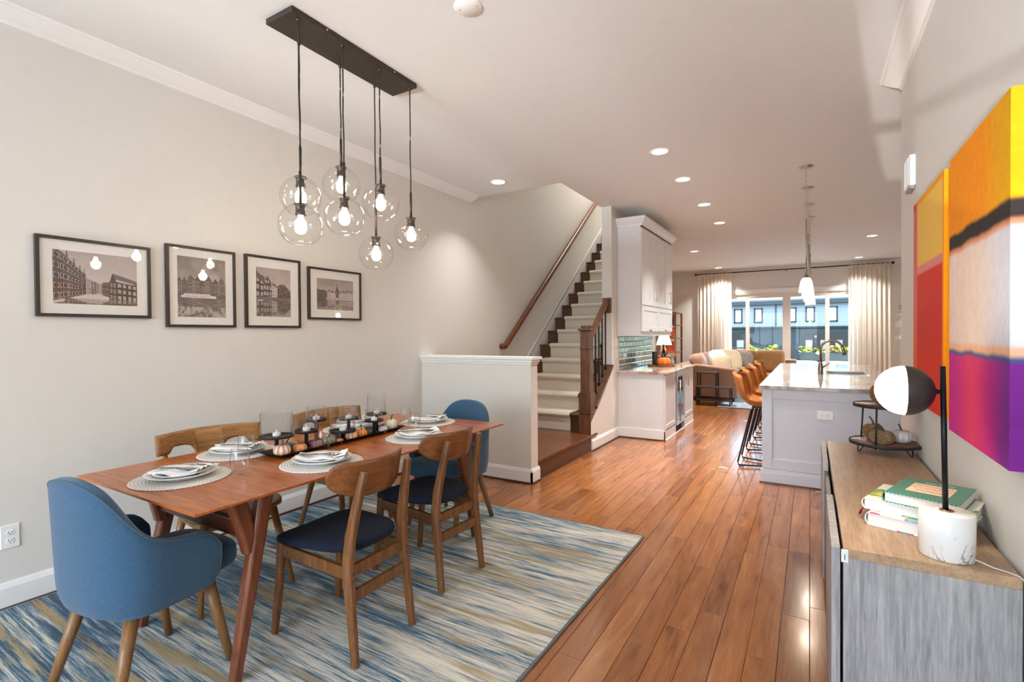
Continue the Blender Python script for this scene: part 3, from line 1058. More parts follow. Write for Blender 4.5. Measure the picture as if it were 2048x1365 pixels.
def make_wood_chair(label):
    t = thing('wooden_chair', label, 'chair', (0, 0, RZ), 0, 'honey wood chairs along the wall')
    nu, nv = 29, 25

    def seat(top):
        def f(u, v):
            s_, q = -1 + 2 * u, -1 + 2 * v
            # square to rounded square
            k = 1 / max(1e-6, (abs(s_) ** 5 + abs(q) ** 5) ** 0.2) * max(abs(s_), abs(q)) if (s_ or q) else 1
            x, y = 0.232 * s_ * k, -0.025 + 0.215 * q * k
            r_ = max(abs(s_), abs(q))
            if top:
                z = 0.452 + 0.012 * (s_ * k) ** 2 - 0.014 * (1 - min(1, (s_ * s_ + (q + 0.2) ** 2))) - 0.010 * max(0, q) ** 4
            else:
                z = 0.418 + 0.016 * sm(0.75, 1.0, r_)
            return (x, y, z)
        return f
    b = MB()
    b.grid(seat(True), nu, nv)
    b.grid(seat(False), nu, nv)
    N = nu * nv
    for i in range(nu - 1):
        for j in (0, nv - 1):
            b.f.append((i * nv + j, (i + 1) * nv + j, N + (i + 1) * nv + j, N + i * nv + j)); b.sm.append(True)
    for j in range(nv - 1):
        for i in (0, nu - 1):
            b.f.append((i * nv + j, i * nv + j + 1, N + i * nv + j + 1, N + i * nv + j)); b.sm.append(True)
    b.build('seat', OAK, t)
    for sx in (-1, 1):
        MB().tube([(sx * 0.232, 0.225, 0), (sx * 0.172, 0.125, 0.425)], [0.0135, 0.021], 14).build('leg', OAKZ, t)
        MB().tube([(sx * 0.215, -0.285, 0), (sx * 0.168, -0.165, 0.425)], [0.0135, 0.021], 14).build('leg', OAKZ, t)
        MB().tube([(sx * 0.190, -0.205, 0.43), (sx * 0.228, -0.262, 0.74)], [0.016, 0.0125], 14).build('back_post', OAKZ, t)
        MB().beam((sx * 0.178, 0.13, 0.395), (sx * 0.174, -0.17, 0.395), 0.022, 0.04).build('side_rail', OAKZ, t, bevel=0.003)
    MB().beam((-0.174, 0.13, 0.395), (0.174, 0.13, 0.395), 0.022, 0.04).build('front_rail', OAKZ, t, bevel=0.003)
    MB().beam((-0.172, -0.17, 0.395), (0.172, -0.17, 0.395), 0.022, 0.04).build('rear_rail', OAKZ, t, bevel=0.003)

    # one curved back panel with two openings left and right of a central splat
    def low(x):
        q = abs(x)
        hi = 0.765
        if q < 0.070:
            return 0.452
        if q < 0.100:
            return 0.452 + (0.765 - 0.03 - 0.452) * 1.0 if q > 0.0701 else 0.452
        if q < 0.185:
            return hi
        if q < 0.215:
            return hi - 0.035 * sm(0.185, 0.215, q)
        return hi - 0.035
    xs = [-0.275, -0.25, -0.232, -0.215, -0.205, -0.195, -0.185, -0.16, -0.13, -0.11, -0.10, -0.09, -0.082, -0.076, -0.0705, -0.0699, -0.05, -0.025, 0]
    xs = xs + [-q for q in xs[-2::-1]]

    def lo2(x):
        q = abs(x)
        if q <= 0.0700:
            return 0.448
        if q < 0.112:
            return 0.760 - 0.045 * (1 - ((q - 0.07) / 0.042)) ** 2
        return low(x)
    b = MB()
    arc = lambda x, z: -0.272 + 0.75 * x * x - 0.16 * (z - 0.70) * (1 if z > 0.45 else 1)
    nv = 7
    for side in (0.011, -0.011):
        vs = []
        for x in xs:
            l, h = lo2(x), 0.845 - 0.10 * abs(x) ** 2
            for j in range(nv):
                z = l + (h - l) * j / (nv - 1)
                y = arc(x, z)
                if abs(x) <= 0.0700:
                    y += 0.05 * sm(0.74, 0.45, z) if False else 0.055 * (1 - sm(0.45, 0.74, z))
                vs.append((x, y + side, z))
        b.add(vs, [(i * nv + j, (i + 1) * nv + j, (i + 1) * nv + j + 1, i * nv + j + 1) for i in range(len(xs) - 1) for j in range(nv - 1)], True)
    N = len(xs) * nv
    for i in range(len(xs) - 1):
        for j in (0, nv - 1):
            b.f.append((i * nv + j, (i + 1) * nv + j, N + (i + 1) * nv + j, N + i * nv + j)); b.sm.append(False)
    for i in (0, len(xs) - 1):
        for j in range(nv - 1):
            b.f.append((i * nv + j, i * nv + j + 1, N + i * nv + j + 1, N + i * nv + j)); b.sm.append(False)
    b.build('backrest', OAK, t)
    return t


wc = make_wood_chair('honey wood saddle-seat chair by the wall, nearer the camera')
wc.location = (0.798, 1.545, RZ)
wc.rotation_euler.z = math.radians(-98)
dup(wc, 'honey wood saddle-seat chair by the wall, farther from the camera', (0.79, 2.385, RZ), math.radians(-93))

# ------------------------------------------------------------------ chandelier
FIXM = plain('dark_bronze_metal', srgb(74, 66, 60), 0.42, 0.7)
CORDM = plain('black_cord', (0.02, 0.017, 0.015), 0.7)
BULB = emit('lit_bulb', (1.0, 0.84, 0.62), 26.0)
GLOBE = thin_glass('globe_glass', (0.985, 0.985, 0.975), 0.95, base=0.035)
t = thing('chandelier', 'dark linear chandelier with seven clear glass globes over the table', 'chandelier', (1.18, 2.08, H))
b = MB()
b.box((-0.108, -0.465, -0.030), (0.108, 0.465, 0))
cb = b.build('canopy', FIXM, t, bevel=0.002)
for y in (-0.25, 0.26):
    MB().lathe([(0, -0.004), (0.005, -0.003), (0.006, 0)], 10, M=Matrix.Translation((0.108, y, -0.014)) @ Matrix.Rotation(PI / 2, 4, 'Y') @ Matrix.Scale(-1, 4, (0, 0, 1))).build('screw', NICKEL, cb)
GL = [(1.255, 1.676, 1.977, 0.16), (1.072, 1.813, 1.977, 0.30), (1.078, 2.092, 2.298, 0.17), (1.263, 1.953, 2.054, 0.20), (1.249, 2.247, 2.201, 0.17), (1.074, 2.375, 1.92, 0.24), (1.241, 2.528, 2.054, 0.17)]
# globe 1 and 2: the near cord carries the upper left globe behind
GL[0] = (1.253, 1.676, 1.923 + 0.035, 0.17)
GL[1] = (1.071, 1.813, 2.165, 0.17)
gp = random.Random(5)
for (x, y, z, rod) in GL:
    lx, ly, lz = x - 1.18, y - 2.08, z - H
    R0 = 0.111
    topz = lz + R0 * 0.955
    sk = MB().lathe([(0, topz + 0.004), (0.033, topz + 0.004), (0.033, topz - 0.002), (0.025, topz - 0.004), (0.024, topz - 0.042), (0.027, topz - 0.044), (0.026, topz - 0.056), (0, topz - 0.056)], 24, (lx, ly, 0)).build('pendant_socket', FIXM, t)
    MB().tube([(lx, ly, topz + 0.003), (lx, ly, topz + 0.003 + rod)], 0.0075, 10).build('stem', FIXM, sk)
    zc0, zc1 = topz + rod, -0.03
    pts = []
    ph = gp.random() * 6
    for k in range(19):
        f = k / 18
        am = 0.0035 * math.sin(PI * f)
        pts.append((lx + am * math.sin(f * 9 + ph), ly + am * math.cos(f * 11 + ph), zc0 + (zc1 - zc0) * f))
    MB().tube(pts, 0.0042, 8).build('cord', CORDM, sk)
    MB().lathe([(0, -0.040), (0.008, -0.040), (0.010, -0.030)], 12, (lx, ly, 0)).build('cord_grip', FIXM, sk)
    prof = []
    a0, a1 = math.asin(0.026 / R0), PI - math.asin(0.062 / R0)
    for k in range(25):
        a = a0 + (a1 - a0) * k / 24
        prof.append((R0 * math.sin(a), lz + R0 * math.cos(a)))
    prof.append((0.060, prof[-1][1] - 0.002))
    prof.append((0.0585, prof[-1][1] + 0.004))
    MB().lathe(prof, 48, (lx, ly, 0)).build('globe', GLOBE, sk)
    bz = topz - 0.056
    MB().lathe([(0.013, bz), (0.0135, bz - 0.012), (0.018, bz - 0.026), (0.027, bz - 0.046), (0.030, bz - 0.062), (0.028, bz - 0.078), (0.020, bz - 0.090), (0.010, bz - 0.0955), (0, bz - 0.097)], 24, (lx, ly, 0)).build('bulb', BULB, sk)
    lamp('bulb_light', 'POINT', (x, y, bz - 0.058 + H), BULB_POWER, WARM, shadow_soft_size=0.033)

# ------------------------------------------------------------------ framed prints
BFRAME = wood('black_brown_frame', srgb(38, 30, 26), srgb(58, 48, 42), 'z', 3, 0.4)
MATB = plain('white_mat_board', srgb(240, 236, 230), 0.8, var=0.005)
PRINT = vcol('photo_print', 0.55)


class Paint:
    def __init__(s, w, h):
        s.w, s.h = w, h
        s.a = np.zeros((h, w))
        s.X, s.Y = np.meshgrid((np.arange(w) + .5) / w, (np.arange(h) + .5) / h)   # y up
        s.rng = np.random.RandomState(w * h)

    def noise(s, fx, fy, seed):
        r = np.random.RandomState(seed)
        out = np.zeros_like(s.X)
        for o in range(4):
            g = r.rand(int(fy * 2 ** o) + 2, int(fx * 2 ** o) + 2)
            gx, gy = s.X * (g.shape[1] - 1.001), s.Y * (g.shape[0] - 1.001)
            ix, iy = gx.astype(int), gy.astype(int)
            tx, ty = gx - ix, gy - iy
            v = g[iy, ix] * (1 - tx) * (1 - ty) + g[iy, ix + 1] * tx * (1 - ty) + g[iy + 1, ix] * (1 - tx) * ty + g[iy + 1, ix + 1] * tx * ty
            out += v / 2 ** o
        return out / 1.875

    def poly(s, pts, val):
        ins = np.zeros(s.X.shape, bool)
        n = len(pts)
        for i in range(n):
            x0, y0 = pts[i]
            x1, y1 = pts[(i + 1) % n]
            c = ((y0 > s.Y) != (y1 > s.Y)) & (s.X < (x1 - x0) * (s.Y - y0) / ((y1 - y0) or 1e-9) + x0)
            ins ^= c
        s.a[ins] = val[ins] if isinstance(val, np.ndarray) else val

    def facade(s, xa, xb, base, topa, topb, basea, baseb, nc, nr, wall, win, frame=0.75):
        s.poly([(xa, basea), (xb, baseb), (xb, topb), (xa, topa)], wall + 0.08 * (s.noise(30, 30, 3) - 0.5))
        for i in range(nc):
            for j in range(nr):
                for (mx, my, v) in ((0.22, 0.22, frame), (0.32, 0.30, win)):
                    u0, u1 = (i + mx) / nc, (i + 1 - mx) / nc
                    v0, v1 = (j + my) / nr, (j + 1 - my) / nr
                    P = lambda u, v_: (xa + (xb - xa) * u, (basea + (baseb - basea) * u) * (1 - v_) + (topa + (topb - topa) * u) * v_)
                    s.poly([P(u0, v0), P(u1, v0), P(u1, v1), P(u0, v1)], v)

    def water(s, y0, dark=0.18, lite=0.45, k=1.0):
        m_ = s.Y < y0
        n_ = s.noise(6, 40, 9)
        idx = np.clip(((2 * y0 - s.Y) * s.h).astype(int), 0, s.h - 1)
        refl = s.a[idx, (s.X * s.w).astype(int).clip(0, s.w - 1)]
        v = 0.55 * refl * k + dark * n_ + 0.04 + (lite - 0.3) * np.clip(n_ - 0.6, 0, 1)
        s.a[m_] = v[m_]

    def sky(s, lo, hi, cl, seed):
        s.a = lo + (hi - lo) * (1 - s.Y) + cl * (s.noise(4, 5, seed) - 0.5)


def print_1():
    p = Paint(150, 100)
    p.sky(0.60, 0.86, 0.10, 2)
    xs = [0, 0.11, 0.2, 0.27, 0.33, 0.37]
    tops = [1.02, 0.93, 0.80, 0.68, 0.60, 0.55]
    for i in range(5):
        a, b_ = xs[i], xs[i + 1]
        ta, tb = tops[i] + 0.02, tops[i + 1]
        p.facade(a, b_, 0, ta, tb + 0.02, 0.04 + a * 0.42, 0.04 + b_ * 0.42, max(1, 3 - i // 2), 5, 0.20 + 0.03 * (i % 2), 0.10, 0.62)
        p.poly([(a + (b_ - a) * .35, ta - .02), (a + (b_ - a) * .5, ta + .07), (a + (b_ - a) * .7, tb + .02)], 0.22)
    p.facade(0.37, 0.43, 0, 0.52, 0.48, 0.19, 0.20, 2, 4, 0.55, 0.3, 0.7)
    p.facade(0.43, 0.50, 0, 0.46, 0.44, 0.20, 0.21, 2, 4, 0.34, 0.18, 0.72)
    p.facade(0.50, 0.56, 0, 0.42, 0.41, 0.21, 0.21, 2, 4, 0.45, 0.2, 0.8)
    p.facade(0.56, 0.66, 0, 0.44, 0.46, 0.19, 0.15, 3, 3, 0.20, 0.12, 0.4)
    p.poly([(0.64, 0.42), (0.685, 0.64), (0.74, 0.46)], 0.19)
    p.poly([(0.685, 0.64), (0.96, 0.52), (1.0, 0.50), (1.0, 0.42), (0.74, 0.46)], 0.30)
    p.poly([(0.73, 0.52), (0.97, 0.44), (0.97, 0.41), (0.73, 0.48)], 0.72)
    p.facade(0.64, 0.74, 0, 0.46, 0.47, 0.12, 0.08, 2, 3, 0.18, 0.3, 0.66)
    p.facade(0.74, 1.0, 0, 0.47, 0.42, 0.10, 0.08, 4, 3, 0.16, 0.55, 0.72)
    p.a[p.Y < 0.05] = 0.2
    p.water(0.115 + 0, 0.2, 0.4)
    p.poly([(0, 0.0), (0.13, 0.05), (0.13, 0.10), (0, 0.05)], 0.75)
    return p


def print_2():
    p = Paint(84, 112)
    p.sky(0.40, 0.86, 0.34, 5)
    rg = random.Random(4)
    x = -0.02
    while x < 1:
        w_ = 0.09 + rg.random() * 0.07
        tp = 0.58 + rg.random() * 0.06
        v = 0.22 + rg.random() * 0.14
        p.facade(x, x + w_, 0, tp, tp, 0.36, 0.36, 3, 4, v, 0.14, 0.5)
        p.poly([(x, tp), (x + w_ * .3, tp + .04), (x + w_ * .5, tp + .08), (x + w_ * .7, tp + .04), (x + w_, tp)], v * 0.8)
        x += w_
    p.poly([(0.40, 0.62), (0.43, 0.70), (0.62, 0.70), (0.68, 0.62)], 0.24)
    p.a[(p.Y < 0.385)] = 0.25
    p.water(0.33, 0.30, 0.7, 0.8)
    n_ = p.noise(18, 14, 21)
    m_ = (p.Y < 0.17) & (n_ > 0.52)
    p.a[m_] = 0.55 + 0.4 * (n_[m_] - 0.5)
    p.poly([(0.05, 0.34), (0.10, 0.365), (0.78, 0.365), (0.80, 0.335), (0.78, 0.318), (0.08, 0.322)], 0.86)
    p.poly([(0.12, 0.365), (0.13, 0.395), (0.66, 0.39), (0.68, 0.365)], 0.78)
    for k in range(9):
        p.poly([(0.16 + k * .055, 0.352), (0.19 + k * .055, 0.352), (0.19 + k * .055, 0.340), (0.16 + k * .055, 0.340)], 0.25)
    return p


def print_3():
    p = Paint(80, 112)
    p.sky(0.56, 0.80, 0.14, 8)
    p.poly([(0.56, 0.38), (0.58, 0.62), (0.68, 0.68), (0.80, 0.68), (0.92, 0.60), (1.0, 0.54), (1.0, 0.38)], 0.20 + 0.3 * (p.noise(20, 24, 4) - 0.4))
    p.facade(-0.02, 0.22, 0, 0.86, 0.74, 0.38, 0.40, 2, 3, 0.17, 0.60, 0.70)
    p.poly([(-0.02, 0.98), (0.06, 0.88), (0.26, 0.80), (0.20, 0.70), (-0.02, 0.80)], 0.24)
    p.poly([(0.18, 0.40), (0.19, 0.68), (0.32, 0.84), (0.42, 0.70), (0.44, 0.41)], 0.20)
    p.facade(0.20, 0.43, 0, 0.66, 0.64, 0.41, 0.41, 3, 2, 0.19, 0.62, 0.74)
    p.facade(0.24, 0.38, 0, 0.76, 0.75, 0.68, 0.68, 2, 1, 0.20, 0.65, 0.75)
    p.facade(0.44, 0.60, 0, 0.65, 0.60, 0.41, 0.41, 2, 3, 0.72, 0.3, 0.8)
    p.poly([(0.44, 0.65), (0.48, 0.71), (0.60, 0.63), (0.60, 0.60)], 0.3)
    p.a[p.Y < 0.40] = 0.3
    p.water(0.36, 0.20, 0.45)
    p.poly([(0, 0.36), (0.62, 0.40), (0.62, 0.37), (0, 0.30)], 0.30)
    p.poly([(0.03, 0.335), (0.20, 0.345), (0.17, 0.315), (0.05, 0.31)], 0.75)
    return p


def print_4():
    p = Paint(112, 84)
    p.sky(0.48, 0.84, 0.22, 12)
    p.poly([(0, 0.38), (0, 0.66), (0.10, 0.62), (0.18, 0.64), (0.30, 0.56), (0.30, 0.38)], 0.24 + 0.2 * (p.noise(24, 20, 6) - 0.5))
    rg = random.Random(9)
    x = 0.27
    while x < 1.0:
        w_ = 0.06 + rg.random() * 0.05
        tp = 0.56 + rg.random() * 0.05
        p.facade(x, x + w_, 0, tp, tp, 0.37, 0.36, 2, 3, 0.70 + rg.random() * 0.15, 0.32, 0.66)
        p.poly([(x, tp), (x + w_ * .5, tp + 0.09), (x + w_, tp)], 0.30)
        x += w_
    p.poly([(0.50, 0.40), (0.505, 0.66), (0.54, 0.88), (0.575, 0.66), (0.58, 0.40)], 0.30)
    p.poly([(0.51, 0.62), (0.565, 0.62), (0.565, 0.69), (0.51, 0.69)], 0.2)
    p.water(0.35, 0.22, 0.5)
    p.poly([(0.0, 0.20), (0.25, 0.34), (0.25, 0.37), (0.0, 0.40)], 0.22)
    return p


def print_mesh(name, p, y0, y1, z0, z1, x, parent):
    b = MB()
    w_, h_ = p.w, p.h
    b.grid(lambda u, v: (x, y0 + (y1 - y0) * u, z0 + (z1 - z0) * v), w_ + 1, h_ + 1, smooth=False)
    me = b.mesh(name, PRINT)
    a = me.color_attributes.new('Col', 'FLOAT_COLOR', 'CORNER')
    tone = np.clip(p.a, 0.02, 0.97).T.reshape(-1)          # face order: u major
    rgb = np.stack([tone ** 1.25 * 1.0, tone ** 1.33 * 0.89, tone ** 1.38 * 0.85, np.ones_like(tone)], 1)
    rgb[:, :3] = rgb[:, :3] * 0.92 + np.array([0.022, 0.014, 0.011])
    a.data.foreach_set('color', np.repeat(rgb, 4, axis=0).astype(np.float32).ravel())
    o = bpy.data.objects.new(name, me)
    COL.objects.link(o)
    o.parent = parent
    return o


FR = [(0.978, 1.515, 1.498, 1.935, 0.072, 0.072, print_1, 'wide framed photo of a canal between brick houses, leftmost on the wall'),
      (1.602, 2.047, 1.446, 1.979, 0.068, 0.068, print_2, 'tall framed photo of a houseboat under gabled houses, second on the wall'),
      (2.120, 2.574, 1.447, 1.983, 0.085, 0.085, print_3, 'tall framed photo of canal houses with bare trees, third on the wall'),
      (2.648, 3.203, 1.520, 1.952, 0.085, 0.085, print_4, 'wide framed photo of white houses and a spire, rightmost on the wall')]
for y0, y1, z0, z1, my, mz, fn, lb in FR:
    cy, cz = (y0 + y1) / 2, (z0 + z1) / 2
    t = thing('framed_print', lb, 'picture', (0.0005, cy, cz), 0, 'framed canal photographs on the left wall')
    hy_, hz_ = (y1 - y0) / 2, (z1 - z0) / 2
    fw, fd = 0.017, 0.026
    o4 = [(-hy_, -hz_), (hy_, -hz_), (hy_, hz_), (-hy_, hz_)]
    i4 = [(-hy_ + fw, -hz_ + fw), (hy_ - fw, -hz_ + fw), (hy_ - fw, hz_ - fw), (-hy_ + fw, hz_ - fw)]
    b = MB()
    vs = [(x, *p) for x in (0, fd) for p in o4] + [(x, *p) for x in (0, fd) for p in i4]
    fs = []
    for i in range(4):
        j = (i + 1) % 4
        fs += [(i, j, 4 + j, 4 + i), (8 + j, 8 + i, 12 + i, 12 + j), (4 + i, 4 + j, 12 + j, 12 + i), (j, i, 8 + i, 8 + j)]
    b.add(vs, fs)
    b.build('frame', BFRAME, t, bevel=0.0012)
    MB().box((0.006, -hy_ + fw, -hz_ + fw), (0.014, hy_ - fw, hz_ - fw)).build('mat_board', MATB, t)
    print_mesh('photograph', fn(), -hy_ + my, hy_ - my, -hz_ + mz, hz_ - mz, 0.0146, t)
    MB().add([(0.019, -hy_ + fw, -hz_ + fw), (0.019, hy_ - fw, -hz_ + fw), (0.019, hy_ - fw, hz_ - fw), (0.019, -hy_ + fw, hz_ - fw)], [(0, 1, 2, 3)]).build('glazing', thin_glass('picture_glass', (0.97, 0.97, 0.97), 0.9, base=0.045), t)
# ================================================================== things on the table
TT0 = TZ + 0.0006


def mat_mat():
    m, t, b = nodes('woven_placemat')
    tc = t.nodes.new('ShaderNodeTexCoord')
    s_ = nd(t, 'SeparateXYZ', {0: tc.outputs['Object']})
    r2 = nd(t, 'VectorMath', {0: tc.outputs['Object']}, operation='LENGTH')
    rs = nd(t, 'Math', {0: r2.outputs['Value']}, operation='MULTIPLY'); rs.inputs[1].default_value = 1 / 0.0128
    fr = nd(t, 'Math', {0: rs.outputs[0]}, operation='FRACT')
    groove = ramp(t, fr.outputs[0], [(0.0, (0, 0, 0)), (0.2, (1, 1, 1)), (0.8, (1, 1, 1)), (1.0, (0, 0, 0))])
    at = nd(t, 'Math', {0: s_.outputs[1], 1: s_.outputs[0]}, operation='ARCTAN2')
    am = nd(t, 'Math', {0: at.outputs[0], 1: rs.outputs[0]}, operation='MULTIPLY')
    ph = nd(t, 'Math', {0: rs.outputs[0]}, operation='FLOOR')
    a2 = nd(t, 'Math', {0: am.outputs[0], 1: ph.outputs[0]}, operation='ADD')
    wv = nd(t, 'Math', {0: at.outputs[0]}, operation='MULTIPLY'); wv.inputs[1].default_value = 66.0
    w2 = nd(t, 'Math', {0: ph.outputs[0], 2: wv.outputs[0]}, operation='MULTIPLY_ADD'); w2.inputs[1].default_value = 2.4
    sn = nd(t, 'Math', {0: w2.outputs[0]}, operation='SINE')
    dash = ramp(t, sn.outputs[0], [(0.25, (0, 0, 0)), (0.45, (1, 1, 1))])
    edge = ramp(t, fr.outputs[0], [(0.0, (1, 1, 1)), (0.30, (1, 1, 1)), (0.36, (0, 0, 0))])
    mk = nd(t, 'Math', {0: dash, 1: edge}, operation='MULTIPLY')
    c = nd(t, 'MixRGB', {'Fac': mk.outputs[0]}, Color1=(*srgb(226, 220, 210), 1), Color2=(*srgb(48, 56, 76), 1))
    t.links.new(c.outputs[0], b.inputs['Base Color'])
    b.inputs['Roughness'].default_value = 0.85
    q = nd(t, 'Bump', {'Height': groove}, Strength=0.5, Distance=0.002)
    t.links.new(q.outputs[0], b.inputs['Normal'])
    return m


PMAT = mat_mat()
CHINA = plain('white_china', srgb(240, 238, 236), 0.14, var=0.005)
LINEN = fabric('white_linen', srgb(240, 239, 238), 0.03, 300, 0.9, 0.15, 0.1)
SILVER = plain('polished_steel', (0.40, 0.35, 0.29), 0.18, 1.0)
TUMBLER = thin_glass('tumbler_glass', (0.990, 0.993, 0.993), 1.0, base=0.03)

SET = [((1.150, 1.135), -90, 'at the near table end'), ((1.478, 1.613), 0, 'on the right side nearer the camera'), ((0.905, 1.535), 180, 'on the wall side nearer the camera'),
       ((0.905, 2.315), 180, 'on the wall side farther from the camera'), ((1.485, 2.300), 0, 'on the right side farther from the camera'), ((1.190, 2.742), 90, 'at the far table end')]


def fork_mesh():
    b = MB()
    zs = lambda y: 0.0025 + 0.010 * sm(0.0, -0.07, y) * 0 + 0.006 * math.sin(PI * min(1, max(0, (y + 0.1) / 0.2)))
    pr = [(-0.100, 0.0045), (-0.085, 0.0055), (-0.03, 0.0028), (0.02, 0.0024), (0.032, 0.008), (0.045, 0.011), (0.052, 0.011)]
    n = len(pr)
    vs = [(-w_, y, 0.0022 + zs(y)) for y, w_ in pr] + [(w_, y, 0.0022 + zs(y)) for y, w_ in pr] + [(-w_, y, zs(y)) for y, w_ in pr] + [(w_, y, zs(y)) for y, w_ in pr]
    fs = []
    for i in range(n - 1):
        fs += [(i, n + i, n + i + 1, i + 1), (2 * n + i, 2 * n + i + 1, 3 * n + i + 1, 3 * n + i), (i, i + 1, 2 * n + i + 1, 2 * n + i), (n + i, 3 * n + i, 3 * n + i + 1, n + i + 1)]
    b.add(vs, fs, True)
    for k in range(4):
        x = -0.0092 + k * 0.00613
        b.beam((x, 0.051, 0.0035 + zs(0.05)), (x * 0.95, 0.098, 0.0045), 0.0032, 0.0018)
    return b.mesh('fork', SILVER)


def knife_mesh():
    b = MB()
    b.sweep([(0, -0.115, 0.003), (0, -0.09, 0.0032), (0, -0.01, 0.0032)], [(-0.5, -0.5), (0.5, -0.5), (0.5, 0.5), (-0.5, 0.5)], False, scale=[(0.010, 0.005), (0.012, 0.006), (0.009, 0.005)])
    b.prism([(-0.005, -0.01), (0.006, -0.01), (0.010, 0.02), (0.010, 0.085), (0.004, 0.112), (-0.006, 0.118)], 'z', 0.0022, 0.0038)
    return b.mesh('knife', SILVER)


def spoon_mesh():
    b = MB()
    pr = [(-0.095, 0.0045), (-0.08, 0.0055), (-0.03, 0.0028), (0.03, 0.0026), (0.042, 0.008), (0.055, 0.0155), (0.070, 0.019), (0.085, 0.0165), (0.094, 0.009), (0.097, 0.002)]
    zs = lambda y: 0.004 + 0.007 * math.sin(PI * min(1, max(0, (y + 0.095) / 0.13))) - 0.003 * sm(0.035, 0.07, y)
    n, m = len(pr), 7
    vs = []
    for s_ in (0, 1):
        for y, w_ in pr:
            for j in range(m):
                u = -1 + 2 * j / (m - 1)
                vs.append((w_ * u, y, zs(y) + 0.006 * (u * u) * (1 if y > 0.035 else 0.05) + s_ * 0.0014))
    N = n * m
    fs = [(i * m + j, i * m + j + 1, (i + 1) * m + j + 1, (i + 1) * m + j) for i in range(n - 1) for j in range(m - 1)]
    fs += [tuple(q + N for q in f) for f in fs]
    b.add(vs, fs, True)
    return b.mesh('spoon', SILVER)


MESH = {}
b = MB()
prof = [(0, 0)]
nr = 15
for k in range(nr):
    r0 = 0.0128 * k
    prof += [(r0 + 0.002, 0.0035), (r0 + 0.0064, 0.0046), (r0 + 0.0108, 0.0035)]
prof += [(0.0128 * nr + 0.001, 0.0012), (0.0128 * nr - 0.001, 0), ]
MESH['placemat'] = b.lathe(prof, 72).mesh('placemat', PMAT)
MESH['dinner_plate'] = MB().lathe([(0, 0.004), (0.070, 0.004), (0.072, 0.0), (0.082, 0.0), (0.088, 0.006), (0.128, 0.018), (0.137, 0.0235), (0.139, 0.0262), (0.136, 0.0268), (0.124, 0.0225), (0.090, 0.0115), (0.080, 0.0085), (0, 0.0085)], 64).mesh('dinner_plate', CHINA)
MESH['salad_plate'] = MB().lathe([(0, 0.003), (0.055, 0.003), (0.057, 0.0), (0.064, 0.0), (0.072, 0.006), (0.101, 0.0155), (0.108, 0.0195), (0.1085, 0.0215), (0.106, 0.0218), (0.097, 0.0185), (0.070, 0.0095), (0.060, 0.007), (0, 0.007)], 64).mesh('salad_plate', CHINA)


def napkin(seed):
    rg = random.Random(seed)
    a, c_ = rg.random() * 6, rg.random() * 6
    b = MB()
    nu, nv = 21, 33

    def f(side):
        def g(u, v):
            x, y = (u - 0.5), (v - 0.5)
            wd = 0.150 + 0.03 * y
            X = x * wd + 0.006 * math.sin(9 * y + a)
            Y = y * 0.225
            z = 0.007 + 0.006 * math.sin(14 * x + 3 * y + a) ** 2 + 0.004 * math.sin(11 * y + c_) + 0.03 * max(0, abs(y) - 0.36) ** 1.0
            z += 0.055 * max(0, (X * X + Y * Y) ** 0.5 - 0.070)
            return (X, Y, z + side * 0.005 * (1 - (2 * abs(x)) ** 6) * (1 - (2 * abs(y)) ** 8))
        return g
    b.grid(f(1), nu, nv)
    b.grid(f(-1), nu, nv)
    # pleats along one end
    for k in range(4):
        x0 = -0.05 + k * 0.030
        b.grid(lambda u, v, x0=x0: (x0 + 0.030 * u, 0.06 + 0.058 * v, 0.017 + 0.007 * math.sin(PI * u) * (0.4 + 0.6 * v) + 0.012 * v), 7, 7)
    return b.mesh('napkin', LINEN)


for k in range(3):
    MESH['napkin%d' % k] = napkin(k + 3)
MESH['fork'], MESH['knife'], MESH['spoon'] = fork_mesh(), knife_mesh(), spoon_mesh()
tumbler_prof = [(0, 0.003), (0.022, 0.003), (0.026, 0.002), (0.029, 0.006), (0.0385, 0.030), (0.0415, 0.048), (0.0405, 0.070), (0.0365, 0.095), (0.0335, 0.110), (0.0325, 0.1105), (0.0335, 0.108), (0.0362, 0.090), (0.0395, 0.065), (0.0402, 0.048), (0.037, 0.031), (0.028, 0.010), (0, 0.007)]
MESH['tumbler'] = MB().lathe(tumbler_prof, 40).mesh('tumbler', TUMBLER)


def item(name, mesh, label, cat, loc, rz, group):
    o = bpy.data.objects.new(name, mesh)
    COL.objects.link(o)
    o.location = loc
    o.rotation_euler = (0, 0, rz)
    return tag(o, label, cat, group)


